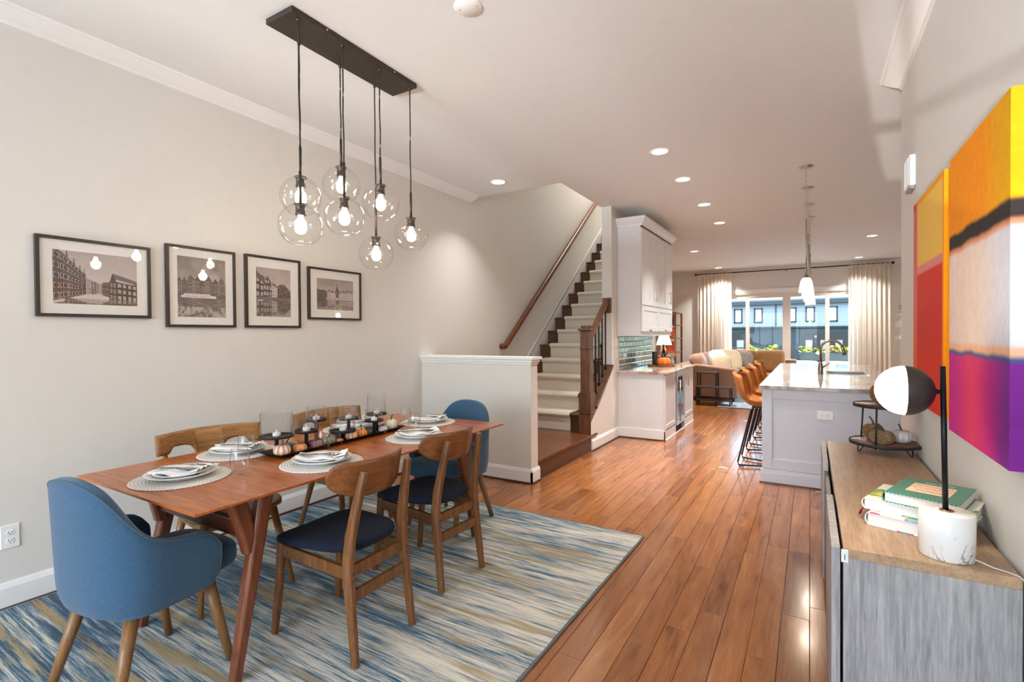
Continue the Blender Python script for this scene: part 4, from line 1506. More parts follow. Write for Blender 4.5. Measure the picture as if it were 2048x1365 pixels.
GLS = [(1.312, 1.300), (1.243, 1.806), (1.012, 1.512), (0.905, 2.275 + 0.0), (1.300, 2.475), (1.106, 2.600)]
GLS[3] = (0.99, 2.34)
NAPR = [14, 52, 40, 30, 60, 20]
for i, ((x, y), a, wh) in enumerate(SET):
    rz = math.radians(a + 90)
    item('placemat', MESH['placemat'], 'round woven white placemat with dark stitches ' + wh, 'placemat', (x, y, TT0), rz, 'woven placemats on the table')
    item('dinner_plate', MESH['dinner_plate'], 'white dinner plate on the placemat ' + wh, 'plate', (x, y, TT0 + 0.0048), rz, 'white dinner plates')
    item('salad_plate', MESH['salad_plate'], 'smaller white plate stacked on the dinner plate ' + wh, 'plate', (x, y, TT0 + 0.0135), rz, 'white salad plates')
    nz = math.radians([-62, -48, -60, -35, -40, -70][i])
    item('napkin', MESH['napkin%d' % (i % 3)], 'folded white napkin lying on the plates ' + wh, 'napkin', (x, y, TT0 + 0.021), nz, 'folded white napkins')
    ca, sa = math.cos(nz), math.sin(nz)
    offs = (('fork', -0.030, -0.012, 6), ('knife', 0.004, -0.006, 2), ('spoon', 0.034, 0.004, -7))
    for nm, ox, oy, dr in offs:
        item(nm, MESH[nm], 'steel %s laid on the napkin ' % nm + wh, nm, (x + ca * ox - sa * oy, y + sa * ox + ca * oy, TT0 + 0.0415), nz + math.radians(dr), 'steel %ss on the napkins' % ('knive' if nm == 'knife' else nm))
    gx, gy = GLS[i]
    item('stemless_glass', MESH['tumbler'], 'clear stemless wine glass by the setting ' + wh, 'glass', (gx, gy, TT0 + (0.0045 if i in (0, 5) else 0)), 0, 'stemless wine glasses')

# ------------------------------------------------------------------ candle centrepiece
TRAYM = plain('black_iron_tray', (0.014, 0.012, 0.012), 0.5, 0.5)
CT = thing('candle_centerpiece', 'long black metal tray with seven raised candle discs on stems', 'candle holder', (1.150, 2.000, TT0), math.radians(2.0))
tw, tl = 0.062, 0.430
b = MB()
b.add([(-tw, -tl, 0), (tw, -tl, 0), (tw, tl, 0), (-tw, tl, 0), (-tw - 0.03, -tl - 0.035, 0.022), (tw + 0.03, -tl - 0.035, 0.022), (tw + 0.03, tl + 0.035, 0.022), (-tw - 0.03, tl + 0.035, 0.022),
       (-tw, -tl, 0.004), (tw, -tl, 0.004), (tw, tl, 0.004), (-tw, tl, 0.004), (-tw - 0.026, -tl - 0.031, 0.023), (tw + 0.026, -tl - 0.031, 0.023), (tw + 0.026, tl + 0.031, 0.023), (-tw - 0.026, tl + 0.031, 0.023)],
      [(3, 2, 1, 0), (8, 9, 10, 11)] + [(i, (i + 1) % 4, 4 + (i + 1) % 4, 4 + i) for i in range(4)] + [(8 + (i + 1) % 4, 8 + i, 12 + i, 12 + (i + 1) % 4) for i in range(4)] + [(4 + i, 4 + (i + 1) % 4, 12 + (i + 1) % 4, 12 + i) for i in range(4)])
b.build('tray', TRAYM, CT)
# (x, y, disc z, glass top z, glass radius) measured in the room
HOLD = [(1.165, 1.582, 0.867, 0.990, 0.084, 'tall wide glass hurricane nearest the camera on the centerpiece'), (1.185, 1.744, 0.868, 0.947, 0.062, 'second glass hurricane from the near end, low and narrow'),
        (1.105, 1.870, 0.904, 0.981, 0.058, 'glass hurricane on the tall stem behind the second one'), (1.180, 1.993, 0.827, 0.957, 0.076, 'wide glass hurricane at the middle of the centerpiece'),
        (1.108, 2.100, 0.877, 0.952, 0.058, 'small glass hurricane behind the middle one'), (1.185, 2.233, 0.851, 0.925, 0.058, 'low glass hurricane at the far right of the centerpiece'),
        (1.105, 2.332, 0.873, 1.003, 0.066, 'tallest glass hurricane at the far end of the centerpiece')]
WAX = plain('white_wax', srgb(240, 236, 228), 0.45, var=0.01, Subsurface_Weight=0.0)
HURR = thin_glass('hurricane_glass', (0.982, 0.984, 0.986), 1.0, base=0.035)
ca, sa = math.cos(-CT.rotation_euler.z), math.sin(-CT.rotation_euler.z)
for (x, y, zd, zt, r_, lb) in HOLD:
    dx, dy = x - CT.location.x, y - CT.location.y
    lx, ly = ca * dx - sa * dy, sa * dx + ca * dy
    lx = max(-0.05, min(0.05, lx))
    zl = zd - TT0
    MB().box((lx - 0.007, ly - 0.007, 0.003), (lx + 0.007, ly + 0.007, zl - 0.004)).build('stem', TRAYM, CT)
    MB().lathe([(0, zl - 0.006), (r_ - 0.002, zl - 0.006), (r_, zl - 0.002), (r_, zl + 0.004), (r_ - 0.003, zl + 0.004), (r_ - 0.004, zl), (0, zl)], 40, (lx, ly, 0)).build('disc', TRAYM, CT)
    wx, wy = CT.location.x + math.cos(CT.rotation_euler.z) * lx - math.sin(CT.rotation_euler.z) * ly, CT.location.y + math.sin(CT.rotation_euler.z) * lx + math.cos(CT.rotation_euler.z) * ly
    h_ = zt - zd
    g = MB().lathe([(r_ - 0.007, 0), (r_ - 0.0062, 0), (r_ - 0.006, h_ - 0.004), (r_ - 0.0045, h_ - 0.001), (r_ - 0.006, h_), (r_ - 0.0085, h_ - 0.002), (r_ - 0.0085, h_ - 0.004), (r_ - 0.0085, 0.0)], 48).build('hurricane_glass', HURR, loc=(wx, wy, zd + 0.0006))
    tag(g, lb, 'candle glass', 'glass hurricanes on the candle discs')
    c_ = thing('tealight', 'white tea light inside the ' + lb, 'candle', (wx + 0.004, wy - 0.002, zd + 0.0008), 0, 'tea lights in the hurricanes')
    c_['label'] = 'white tea light in the ' + lb.split(' on the')[0].split(' from')[0].split(' at the')[0].split(' behind')[0] + {0: ' nearest the camera', 1: ', second from near end', 2: ' behind the second one', 3: ' of the middle', 4: ' behind the middle one', 5: ' at far right', 6: ' at far end'}[HOLD.index((x, y, zd, zt, r_, lb))]
    MB().lathe([(0, 0), (0.019, 0), (0.0195, 0.002), (0.0195, 0.016), (0.018, 0.0175), (0.010, 0.0165), (0, 0.016)], 28).build('wax', WAX, c_)
    MB().lathe([(0.0035, 0.0165), (0.0045, 0.020), (0.003, 0.026), (0.0008, 0.033), (0, 0.034)], 10).build('flame', plain('flame_shaped_tip', srgb(244, 238, 226), 0.4), c_)


# ------------------------------------------------------------------ pumpkins
def pumpkin_mat(name, c1, c2=None, ribs=10, blotch=0.5):
    m, t, b = nodes(name)
    tc = t.nodes.new('ShaderNodeTexCoord')
    s_ = nd(t, 'SeparateXYZ', {0: tc.outputs['Object']})
    at = nd(t, 'Math', {0: s_.outputs[1], 1: s_.outputs[0]}, operation='ARCTAN2')
    w_ = nd(t, 'Math', {0: at.outputs[0]}, operation='MULTIPLY'); w_.inputs[1].default_value = ribs
    sn = nd(t, 'Math', {0: w_.outputs[0]}, operation='COSINE')
    nz = nd(t, 'TexNoise', {'Vector': tc.outputs['Object']}, Scale=1.9, Detail=4.0)
    ad = nd(t, 'Math', {0: nz.outputs[0], 2: sn.outputs[0]}, operation='MULTIPLY_ADD'); ad.inputs[1].default_value = 1.6 * blotch * 2
    c2 = c2 or tuple(q * 0.8 for q in c1)
    c = ramp(t, ad.outputs[0], [(0.15, c2), (0.95, c1)])
    t.links.new(c, b.inputs['Base Color'])
    b.inputs['Roughness'].default_value = 0.6
    return m


STEMM = plain('pumpkin_stem', srgb(96, 82, 62), 0.8, bump=0.3, bscale=60)


def pumpkin_mesh(ribs=10, flat=0.74):
    b = MB()
    prof = []
    for k in range(19):
        a = -PI / 2 + PI * k / 18
        r_ = max(0.0, math.cos(a)) ** 0.75
        z = flat * math.sin(a)
        if k > 14:
            z -= 0.10 * ((k - 14) / 4) ** 1.5
        if k < 3:
            z += 0.05 * ((3 - k) / 3) ** 1.5
        prof.append((r_ if 0 < k < 18 else 0, z + flat * 0.93))
    n = 72
    b.lathe(prof, n, ribs=lambda a: 1 - 0.10 * abs(math.sin(a * ribs / 2)) ** 0.7 * 0 - 0.085 * (1 - abs(math.cos(a * ribs / 2))) ** 1.3)
    return b


def stem_mesh(bend=0.3, flat=0.74, h=0.75):
    z0 = 2 * flat * 0.93 - 0.14
    pts = [(0, 0, z0), (0.02, 0, z0 + 0.18 * h), (bend * 0.35, 0.02, z0 + 0.5 * h), (bend * 0.9, 0.04, z0 + 0.8 * h), (bend * 1.3, 0.05, z0 + 0.95 * h)]
    return MB().tube(pts, [0.16, 0.11, 0.085, 0.08, 0.085], 8)


PM = [pumpkin_mesh(10).mesh('pumpkin', None), pumpkin_mesh(8, 0.66).mesh('pumpkin', None), pumpkin_mesh(12, 0.85).mesh('pumpkin', None)]
SMESH = [stem_mesh(0.3).mesh('stem', STEMM), stem_mesh(-0.25, 0.66).mesh('stem', STEMM), stem_mesh(0.5, 0.85, 1.0).mesh('stem', STEMM)]


def pumpkin(name, label, loc, r_, kind, mat_, rz, group, stem=True):
    t = thing(name, label, 'pumpkin', loc, rz, group)
    me = PM[kind].copy()
    me.materials.clear()
    me.materials.append(mat_)
    o = bpy.data.objects.new('flesh', me)
    o.scale = (r_, r_, r_)
    o.parent = t
    COL.objects.link(o)
    if stem:
        o2 = bpy.data.objects.new('stem', SMESH[kind])
        o2.scale = (r_, r_, r_)
        o2.parent = t
        COL.objects.link(o2)
    return t


OR, WH = srgb(232, 148, 84), srgb(232, 220, 206)
P_STRIPE = pumpkin_mat('striped_pumpkin', srgb(236, 152, 92), srgb(232, 222, 214), 10, 0.3)
P_ORG = pumpkin_mat('orange_green_pumpkin', srgb(228, 150, 92), srgb(150, 142, 110), 8, 1.0)
P_TEAL = pumpkin_mat('teal_pumpkin', srgb(90, 122, 108), srgb(196, 150, 96), 8, 1.0)
P_PUR = pumpkin_mat('mauve_pumpkin', srgb(176, 118, 122), srgb(128, 92, 104), 10, 0.6)
P_ORANGE = pumpkin_mat('orange_pumpkin', srgb(236, 152, 62), srgb(222, 124, 44), 10, 0.2)
P_GRN = pumpkin_mat('green_orange_pumpkin', srgb(120, 132, 112), srgb(214, 132, 92), 8, 1.0)
P_CREAM = pumpkin_mat('cream_pumpkin', srgb(232, 224, 200), srgb(218, 208, 178), 12, 0.2)
P_WHITE = pumpkin_mat('white_pumpkin', srgb(224, 222, 216), srgb(206, 204, 198), 10, 0.2)
P_PINK = pumpkin_mat('pinkish_pumpkin', srgb(232, 158, 120), srgb(216, 136, 104), 10, 0.3)
TZ0 = TT0 + 0.0045
GRP = 'small pumpkins in the black tray'
for x, y, r_, k, m_, lb in [
        (1.198, 1.590, 0.043, 0, P_STRIPE, 'orange and white striped pumpkin at the near end of the black tray'),
        (1.205, 1.688, 0.038, 1, P_ORG, 'mottled orange pumpkin second from the near end of the tray'),
        (1.118, 1.672, 0.038, 1, P_TEAL, 'teal and tan pumpkin behind the mottled orange one'),
        (1.140, 1.768, 0.030, 0, P_PUR, 'dark mauve pumpkin behind the second candle stem'),
        (1.208, 1.790, 0.034, 0, P_PUR, 'mauve pumpkin right of the second candle stem'),
        (1.197, 1.880, 0.039, 1, P_GRN, 'green and orange pumpkin seen through a wine glass'),
        (1.212, 1.944, 0.021, 0, P_PINK, 'tiny coral pumpkin before the middle candle stem'),
        (1.125, 1.950, 0.033, 0, P_CREAM, 'pale beige pumpkin behind the middle candle stem'),
        (1.195, 2.040, 0.038, 0, P_STRIPE, 'orange and white striped pumpkin right of the middle candle stem'),
        (1.192, 2.124, 0.035, 0, P_ORANGE, 'solid orange pumpkin in the right half of the tray'),
        (1.118, 2.060, 0.034, 0, P_PINK, 'coral pumpkin with dark curved stem behind the striped one'),
        (1.118, 2.180, 0.034, 0, P_CREAM, 'beige pumpkin behind the far right candle stem'),
        (1.196, 2.298, 0.029, 0, P_WHITE, 'small white pumpkin right of the far candle stem'),
        (1.172, 2.392, 0.043, 2, P_CREAM, 'tall cream pumpkin with curved stem at the far tray end')]:
    pumpkin('pumpkin', lb, (x, y, TZ0), r_, k, m_, x * 40 + y * 17, GRP)
# ================================================================== sideboard and wall art on the right
SBW_LAMPLIT = wood('grey_oak_lamplit', srgb(162, 130, 100), srgb(194, 162, 128), 'y', 1.3, 0.36, dark=srgb(128, 100, 76), bump=0.08)  # oak of the top, warm lamplight put into its colour
SBV_DAYLIT = wood('grey_oak_daylit', srgb(142, 140, 140), srgb(184, 182, 181), 'z', 1.3, 0.45, dark=srgb(112, 109, 109), bump=0.08)  # same oak on sides and doors, cool daylight put into its colour
SBD = plain('dark_grey_panel', srgb(92, 88, 88), 0.4)
SZ = 0.69
SX0, SX1, SY0, SY1 = 3.618, 4.034, 1.905, 3.745
t = thing('sideboard', 'grey oak sideboard against the right wall below the paintings', 'sideboard', (0, 0, 0))
MB().box((SX0, SY0, SZ - 0.032), (SX1, SY1, SZ)).build('top', SBW_LAMPLIT, t, bevel=0.0015)
for y0 in (SY0, SY1 - 0.03):
    MB().box((SX0, y0, 0.06), (SX1, y0 + 0.03, SZ - 0.032)).build('side_panel', SBV_DAYLIT, t, bevel=0.001)
MB().box((SX0, SY0 + 0.03, 0.06), (SX1, SY1 - 0.03, 0.085)).build('bottom_panel', SBW_LAMPLIT, t)
MB().box((SX1 - 0.012, SY0 + 0.03, 0.085), (SX1, SY1 - 0.03, SZ - 0.032)).build('back_panel', SBW_LAMPLIT, t)
for y in (2.518, 3.122):
    MB().box((SX0 + 0.01, y - 0.009, 0.085), (SX1 - 0.012, y + 0.009, SZ - 0.032)).build('divider', SBW_LAMPLIT, t)
MB().box((SX0 + 0.05, SY0 + 0.04, 0.0), (SX1 - 0.04, SY1 - 0.04, 0.06)).build('plinth', SBD, t)
for k, (y0, y1) in enumerate(((SY0, 2.513), (2.519, 3.117), (3.123, SY1))):
    if k == 1:
        MB().box((SX0 - 0.026, y0, 0.065), (SX0 - 0.008, y1, SZ - 0.045)).build('door', SBD, t, bevel=0.001)
    else:
        MB().box((SX0 - 0.032, y0, 0.065), (SX0 - 0.008, y1, SZ - 0.002)).build('door', SBV_DAYLIT, t, bevel=0.001)
o = MB().box((3.612, SY0 - 0.006, SZ - 0.046), (3.632, SY0 - 0.0002, SZ - 0.004)).build('child_latch', WHITEPL, t, bevel=0.008, seg=3)
MB().box((3.621, SY0 - 0.0075, SZ - 0.036), (3.623, SY0 - 0.0058, SZ - 0.018)).build('latch_slot', SLOT, o)

# ------------------------------------------------------------------ globe table lamp
def marble():
    m, t, b = nodes('white_marble')
    v = coords(t)
    n = nd(t, 'TexNoise', {'Vector': v}, Scale=9.0, Detail=6.0, Distortion=1.4)
    d = nd(t, 'Math', {0: n.outputs[0]}, operation='SUBTRACT'); d.inputs[1].default_value = 0.5
    a = nd(t, 'Math', {0: d.outputs[0]}, operation='ABSOLUTE')
    k = nd(t, 'TexNoise', {'Vector': v}, Scale=6.0)
    vein = ramp(t, a.outputs[0], [(0.0, (1, 1, 1)), (0.025, (0, 0, 0))])
    msk = ramp(t, k.outputs[0], [(0.50, (0, 0, 0)), (0.62, (1, 1, 1))])
    mm = nd(t, 'Math', {0: vein, 1: msk}, operation='MULTIPLY')
    c = nd(t, 'MixRGB', {'Fac': mm.outputs[0]}, Color1=(*srgb(238, 236, 232), 1), Color2=(*srgb(120, 122, 128), 1))
    t.links.new(c.outputs[0], b.inputs['Base Color'])
    b.inputs['Roughness'].default_value = 0.2
    return m


LX, LY = 3.887, 1.995
t = thing('table_lamp', 'globe table lamp with black half shade and marble base on the sideboard', 'lamp', (LX, LY, SZ + 0.0005))
MB().lathe([(0, 0), (0.066, 0), (0.068, 0.002), (0.068, 0.136), (0.0665, 0.138), (0.018, 0.138)], 56).build('base', marble(), t)
MB().lathe([(0.018, 0.138), (0.0185, 0.141), (0.009, 0.142)], 28).build('socket_ring', BRONZE, t)
MB().tube([(-0.002, 0, 0.12), (-0.010, 0, 0.582)], 0.0075, 16).build('pole', BLACK, t)
GZ = 0.503
MB().tube([(-0.009, 0, GZ), (-0.034, 0, GZ)], 0.0055, 12).build('arm', BLACK, t)
ax = Matrix.Translation((-0.104, 0.0, GZ)) @ Matrix.Rotation(math.radians(-90), 4, 'Y')
R0 = 0.0765
MB().lathe([(R0 * math.sin(PI * k / 40), R0 * math.cos(PI * k / 40)) for k in range(0, 21)], 56, M=ax).build('globe_shade', emit('lit_opal_glass', (1.0, 0.88, 0.70), 45.0), t)
MB().lathe([((R0 + 0.0015) * math.sin(PI * k / 40), (R0 + 0.0015) * math.cos(PI * k / 40)) for k in range(20, 41)], 56, M=ax).build('half_shade', plain('dark_bronze_shade', srgb(58, 48, 44), 0.45, 0.3), t)
MB().lathe([(0, 0), (0.008, 0), (0.009, 0.004), (0.006, 0.008), (0, 0.009)], 16, M=Matrix.Translation((-0.027, 0, GZ)) @ Matrix.Rotation(PI / 2, 4, 'Y')).build('knuckle', BLACK, t)
MB().tube([(0.058, -0.038, 0.014), (0.075, -0.045, 0.010), (0.095, -0.050, 0.0035), (0.120, -0.062, 0.0025), (0.142, -0.082, 0.002), (0.1490, -0.102, -0.002), (0.1505, -0.110, -0.05), (0.151, -0.112, -0.40)], 0.0022, 8).build('power_cord', plain('clear_cord', srgb(206, 200, 192), 0.3), t)
# ------------------------------------------------------------------ books
PAGES = None


def pages_mat():
    m, t, b = nodes('book_pages')
    v = coords(t, (1, 1, 900))
    n = nd(t, 'TexNoise', {'Vector': v}, Scale=1.0, Detail=1.0)
    t.links.new(ramp(t, n.outputs[0], [(0.3, srgb(220, 214, 206)), (0.7, srgb(240, 237, 232))]), b.inputs['Base Color'])
    b.inputs['Roughness'].default_value = 0.8
    return m


PAGES = pages_mat()


def text_mesh(body, size, m, font_shear=0.0):
    cu = bpy.data.curves.new('lettering', 'FONT')
    cu.body = body
    cu.size = size
    cu.align_x = 'CENTER'
    cu.align_y = 'CENTER'
    cu.shear = font_shear
    cu.extrude = 0.00008
    cu.resolution_u = 3
    o = bpy.data.objects.new('lettering', cu)
    COL.objects.link(o)
    bpy.context.view_layer.update()
    me = bpy.data.meshes.new_from_object(o.evaluated_get(bpy.context.evaluated_depsgraph_get()))
    bpy.data.objects.remove(o)
    bpy.data.curves.remove(cu)
    me.materials.clear()
    me.materials.append(m)
    return me


def book(label, loc, rz, w, d, h, cover, spine=None):
    """local: spine on -x side, width along x (w), height of book along y (d)"""
    t = thing('book', label, 'book', loc, rz, 'stacked cook books')
    c = 0.0028
    MB().box((0.004, 0.004, c), (w - 0.004, d - 0.004, h - c)).build('pages', PAGES, t)
    b = MB()
    outl = [(w, 0), (0.006, 0), (0.001, h * 0.10), (-0.004, h * 0.3), (-0.005, h * 0.5), (-0.004, h * 0.7), (0.001, h * 0.90), (0.006, h), (w, h)]
    inn = [(w, h - c), (0.007, h - c), (0.003, h * 0.88), (-0.001, h * 0.7), (-0.002, h * 0.5), (-0.001, h * 0.3), (0.003, h * 0.12), (0.007, c), (w, c)]
    o = [(x, z) for x, z in outl] + [(x, z) for x, z in inn]
    n = len(outl)
    vs = [(x, 0, z) for x, z in o] + [(x, d, z) for x, z in o]
    N = 2 * n
    fs = []
    for i in range(n - 1):
        a, b_, c_, d_ = i, i + 1, N - 2 - i, N - 1 - i
        fs += [(a, b_, c_, d_), (N + d_, N + c_, N + b_, N + a)]
    for i in range(N):
        fs.append((i, (i + 1) % N, N + (i + 1) % N, N + i))
    b.add(vs, fs)
    b.build('cover', cover, t)
    return t


def dotted(name, base, dot, sc):
    m, t, b = nodes(name)
    v = coords(t, (sc, sc, sc), (0, 0, PI / 4))
    s_ = nd(t, 'SeparateXYZ', {0: v})
    fx = nd(t, 'Math', {0: s_.outputs[0]}, operation='FRACT')
    fy = nd(t, 'Math', {0: s_.outputs[1]}, operation='FRACT')
    cx = nd(t, 'CombineXYZ', {0: fx.outputs[0], 1: fy.outputs[0]})
    d = nd(t, 'VectorMath', {0: cx.outputs[0]}, operation='DISTANCE')
    d.inputs[1].default_value = (0.5, 0.5, 0)
    k = ramp(t, d.outputs['Value'], [(0.20, (1, 1, 1)), (0.26, (0, 0, 0))])
    c = nd(t, 'MixRGB', {'Fac': k}, Color1=(*base, 1), Color2=(*dot, 1))
    t.links.new(c.outputs[0], b.inputs['Base Color'])
    b.inputs['Roughness'].default_value = 0.3
    return m


def splash(name, base, cols, sc=9.0):
    m, t, b = nodes(name)
    n = nd(t, 'TexNoise', {'Vector': coords(t)}, Scale=sc, Detail=3.0)
    st = [(0.0, base), (0.50, base)]
    p = 0.54
    for c in cols:
        st.append((p, c))
        p += 0.06
    t.links.new(ramp(t, n.outputs[0], st, 'CONSTANT'), b.inputs['Base Color'])
    b.inputs['Roughness'].default_value = 0.3
    return m


BROT = math.atan2(-0.06, 0.156)
zb = SZ + 0.0006
bk = book('white cook book at the bottom of the stack behind the marble lamp base', (3.700, 2.180, zb), BROT, 0.255, 0.285, 0.046, splash('white_jacket', srgb(238, 236, 236), [srgb(206, 70, 120), srgb(110, 160, 200), srgb(150, 190, 214)], 14))
bk2 = book('cook book with green and yellow cover, middle of the stack', (3.693, 2.216, zb + 0.0468), BROT + math.radians(2), 0.298, 0.245, 0.040, splash('leafy_jacket', srgb(244, 238, 220), [srgb(30, 140, 70), srgb(130, 180, 60), srgb(236, 200, 90), srgb(240, 230, 190)], 11))
MB().add([(0.002, 0.020, 0.004), (0.002, 0.032, 0.004), (-0.010, 0.034, -0.016), (-0.013, 0.020, -0.014), (-0.014, 0.030, -0.033), (-0.020, 0.016, -0.033)], [(0, 1, 2, 3), (3, 2, 4, 5)]).build('ribbon', plain('red_ribbon', srgb(176, 26, 44), 0.5), bk2, solid=0.0006)
GREEN = dotted('green_dotted_jacket', srgb(24, 122, 98), srgb(150, 206, 186), 130)
bk3 = book('green patterned cook book on top of the stack', (3.750, 2.190, zb + 0.0874), BROT + math.radians(0.5), 0.205, 0.272, 0.037, GREEN)
h3 = 0.037
MB().box((0.045, 0.075, h3), (0.165, 0.205, h3 + 0.0003)).build('title_panel', plain('cream_panel', srgb(246, 222, 190), 0.4, var=0.01), bk3)
REDI = plain('red_ink', srgb(206, 58, 34), 0.5)
WHI = plain('white_ink', srgb(240, 244, 238), 0.5)
for body, y, s_ in (('Mastering the', 0.178, 0.0205), ('Art of French', 0.142, 0.0200), ('Cooking', 0.106, 0.0235)):
    o = bpy.data.objects.new('lettering', text_mesh(body, s_, REDI, 0.25))
    COL.objects.link(o)
    o.parent = bk3
    o.location = (0.105, y, h3 + 0.00045)
o = bpy.data.objects.new('lettering', text_mesh('Julia Child', 0.021, WHI))
COL.objects.link(o)
o.parent = bk3
o.location = (0.112, 0.232, h3 + 0.00025)

# ------------------------------------------------------------------ two tier stand with pumpkins
TIERW = wood('dark_walnut_tier', srgb(92, 56, 42), srgb(132, 86, 64), 'y', 2.0, 0.4)
t = thing('tiered_stand', 'round two-tier stand of dark wood and black wire at the far end', 'stand', (3.893, 3.545, SZ + 0.0005))
Z1, Z2 = 0.047, 0.262
for z, r_ in ((Z1, 0.170), (Z2, 0.150)):
    o = MB().lathe([(0, z), (r_ - 0.004, z), (r_ - 0.004, z + 0.012), (0, z + 0.012)], 64).build('shelf', TIERW, t)
    MB().lathe([(r_ - 0.004, z - 0.002), (r_, z - 0.002), (r_, z + 0.015), (r_ - 0.004, z + 0.015), (r_ - 0.004, z - 0.002)], 64).build('rim', BLACKM, o)
for a in (250, 130):
    a = math.radians(a)
    x, y = 0.158 * math.cos(a), 0.158 * math.sin(a)
    x2, y2 = 0.142 * math.cos(a), 0.142 * math.sin(a)
    MB().tube([(x, y, Z1 - 0.01), (x2, y2, Z2 + 0.01)], 0.0048, 10).build('upright', BLACKM, t)
for a in (205, 325, 85):
    a = math.radians(a)
    p = Vector((0.125 * math.cos(a), 0.125 * math.sin(a), 0))
    tn = Vector((-math.sin(a), math.cos(a), 0))
    MB().tube([tuple(p + tn * 0.035 + Vector((0, 0, Z1))), tuple(p * 1.1 + tn * 0.009 + Vector((0, 0, 0.007))), tuple(p * 1.12 + Vector((0, 0, 0.0035))), tuple(p * 1.1 - tn * 0.009 + Vector((0, 0, 0.007))), tuple(p - tn * 0.035 + Vector((0, 0, Z1)))], 0.0032, 8).build('leg', BLACKM, t)


def woven(name, c1, c2, sc=8):
    m, t, b = nodes(name)
    v = coords(t)
    w1 = nd(t, 'TexVoronoi', {'Vector': coords(t, (1, 1, 1.8))}, Scale=sc)
    t.links.new(ramp(t, w1.outputs[0], [(0.25, c1), (0.8, c2), (1.0, tuple(q * 0.5 for q in c2))]), b.inputs['Base Color'])
    b.inputs['Roughness'].default_value = 0.8
    q = nd(t, 'Bump', {'Height': w1.outputs[0]}, Strength=0.9, Distance=0.08)
    q.invert = True
    t.links.new(q.outputs[0], b.inputs['Normal'])
    return m


WOVE = woven('woven_seagrass', srgb(236, 204, 156), srgb(204, 162, 110))
WOVE2 = woven('woven_rattan', srgb(226, 172, 114), srgb(184, 124, 74), 7)
zs_ = SZ + 0.0005
pumpkin('pumpkin', 'woven seagrass pumpkin on the lower shelf of the two-tier stand', (3.875, 3.475, zs_ + Z1 + 0.0125), 0.062, 1, WOVE, 0.5, 'pumpkins on the tiered stand')
pumpkin('pumpkin', 'pale grey fabric pumpkin right of the woven one on the stand', (3.972, 3.560, zs_ + Z1 + 0.0125), 0.052, 0, pumpkin_mat('grey_linen_pumpkin', srgb(222, 212, 204), srgb(204, 194, 186), 10, 0.2), 2.0, 'pumpkins on the tiered stand')
pumpkin('pumpkin', 'woven pumpkin with dark stem behind the seagrass one', (3.848, 3.620, zs_ + Z1 + 0.0125), 0.055, 2, WOVE2, 4.0, 'pumpkins on the tiered stand')
pumpkin('pumpkin', 'large rattan pumpkin on the top shelf behind the lamp globe', (3.900, 3.540, zs_ + Z2 + 0.0125), 0.078, 2, WOVE2, 1.0, 'pumpkins on the tiered stand')

# ------------------------------------------------------------------ two big canvases of soft colour fields
CANV = vcol('canvas_paint', 0.75, spec=0.2)


def canvas(label, y0, y1, z0, z1, x0, x1, fn):
    t = thing('canvas_painting', label, 'painting', (x1, (y0 + y1) / 2, (z0 + z1) / 2), 0, 'colour field canvases on the right wall')
    ny, nz = 64, 230
    b = MB()
    hy_, hz_, d = (y1 - y0) / 2, (z1 - z0) / 2, x1 - x0
    cols = []
    vs = []
    for i in range(ny + 1):
        for j in range(nz + 1):
            u, v = i / ny, j / nz
            vs.append((-d, -hy_ + 2 * hy_ * u, -hz_ + 2 * hz_ * v))
            cols.append(fn(1 - u, v))
    fs = [(i * (nz + 1) + j, i * (nz + 1) + j + 1, (i + 1) * (nz + 1) + j + 1, (i + 1) * (nz + 1) + j) for i in range(ny) for j in range(nz)]
    rim = [(0, j) for j in range(nz + 1)] + [(i, nz) for i in range(1, ny + 1)] + [(ny, j) for j in range(nz - 1, -1, -1)] + [(i, 0) for i in range(ny - 1, 0, -1)]
    base = len(vs)
    for i, j in rim:
        p = vs[i * (nz + 1) + j]
        vs.append((0, p[1], p[2]))
        cols.append(fn(1 - i / ny, j / nz))
    n = len(rim)
    for k in range(n):
        i, j = rim[k]
        i2, j2 = rim[(k + 1) % n]
        fs.append((i * (nz + 1) + j, base + k, base + (k + 1) % n, i2 * (nz + 1) + j2))
    b.add(vs, fs)
    me = b.mesh('canvas', CANV)
    a = me.color_attributes.new('Col', 'FLOAT_COLOR', 'POINT')
    a.data.foreach_set('color', np.array([(*c, 1) for c in cols], dtype=np.float32).ravel())
    o = bpy.data.objects.new('canvas', me)
    COL.objects.link(o)
    o.parent = t
    MB().box((-0.012, -hy_ + 0.01, -hz_ + 0.01), (-0.001, hy_ - 0.01, hz_ - 0.01)).build('stretcher_frame', plain('pine_stretcher', srgb(206, 176, 132), 0.7), t)
    return t


def lerp(a, b_, k):
    return tuple(x + (y - x) * k for x, y in zip(a, b_))


_pn = np.random.RandomState(3).rand(40, 40)


def wob(u, v):
    x, y = u * 38, v * 38
    i, j = int(x), int(y)
    fx, fy = x - i, y - j
    return (_pn[i, j] * (1 - fx) * (1 - fy) + _pn[i + 1, j] * fx * (1 - fy) + _pn[i, j + 1] * (1 - fx) * fy + _pn[i + 1, j + 1] * fx * fy) - 0.5


def field(stops, u, v, soft=0.012):
    v = v + 0.014 * wob(u * 0.3, 0.3) + 0.003 * wob(u, v)
    c = stops[0][1]
    for z, col in stops[1:]:
        c = lerp(c, col, sm(z - soft, z + soft, v))
    k = 1 + 0.10 * wob(v, u)
    return tuple(min(1, q * k) for q in c)


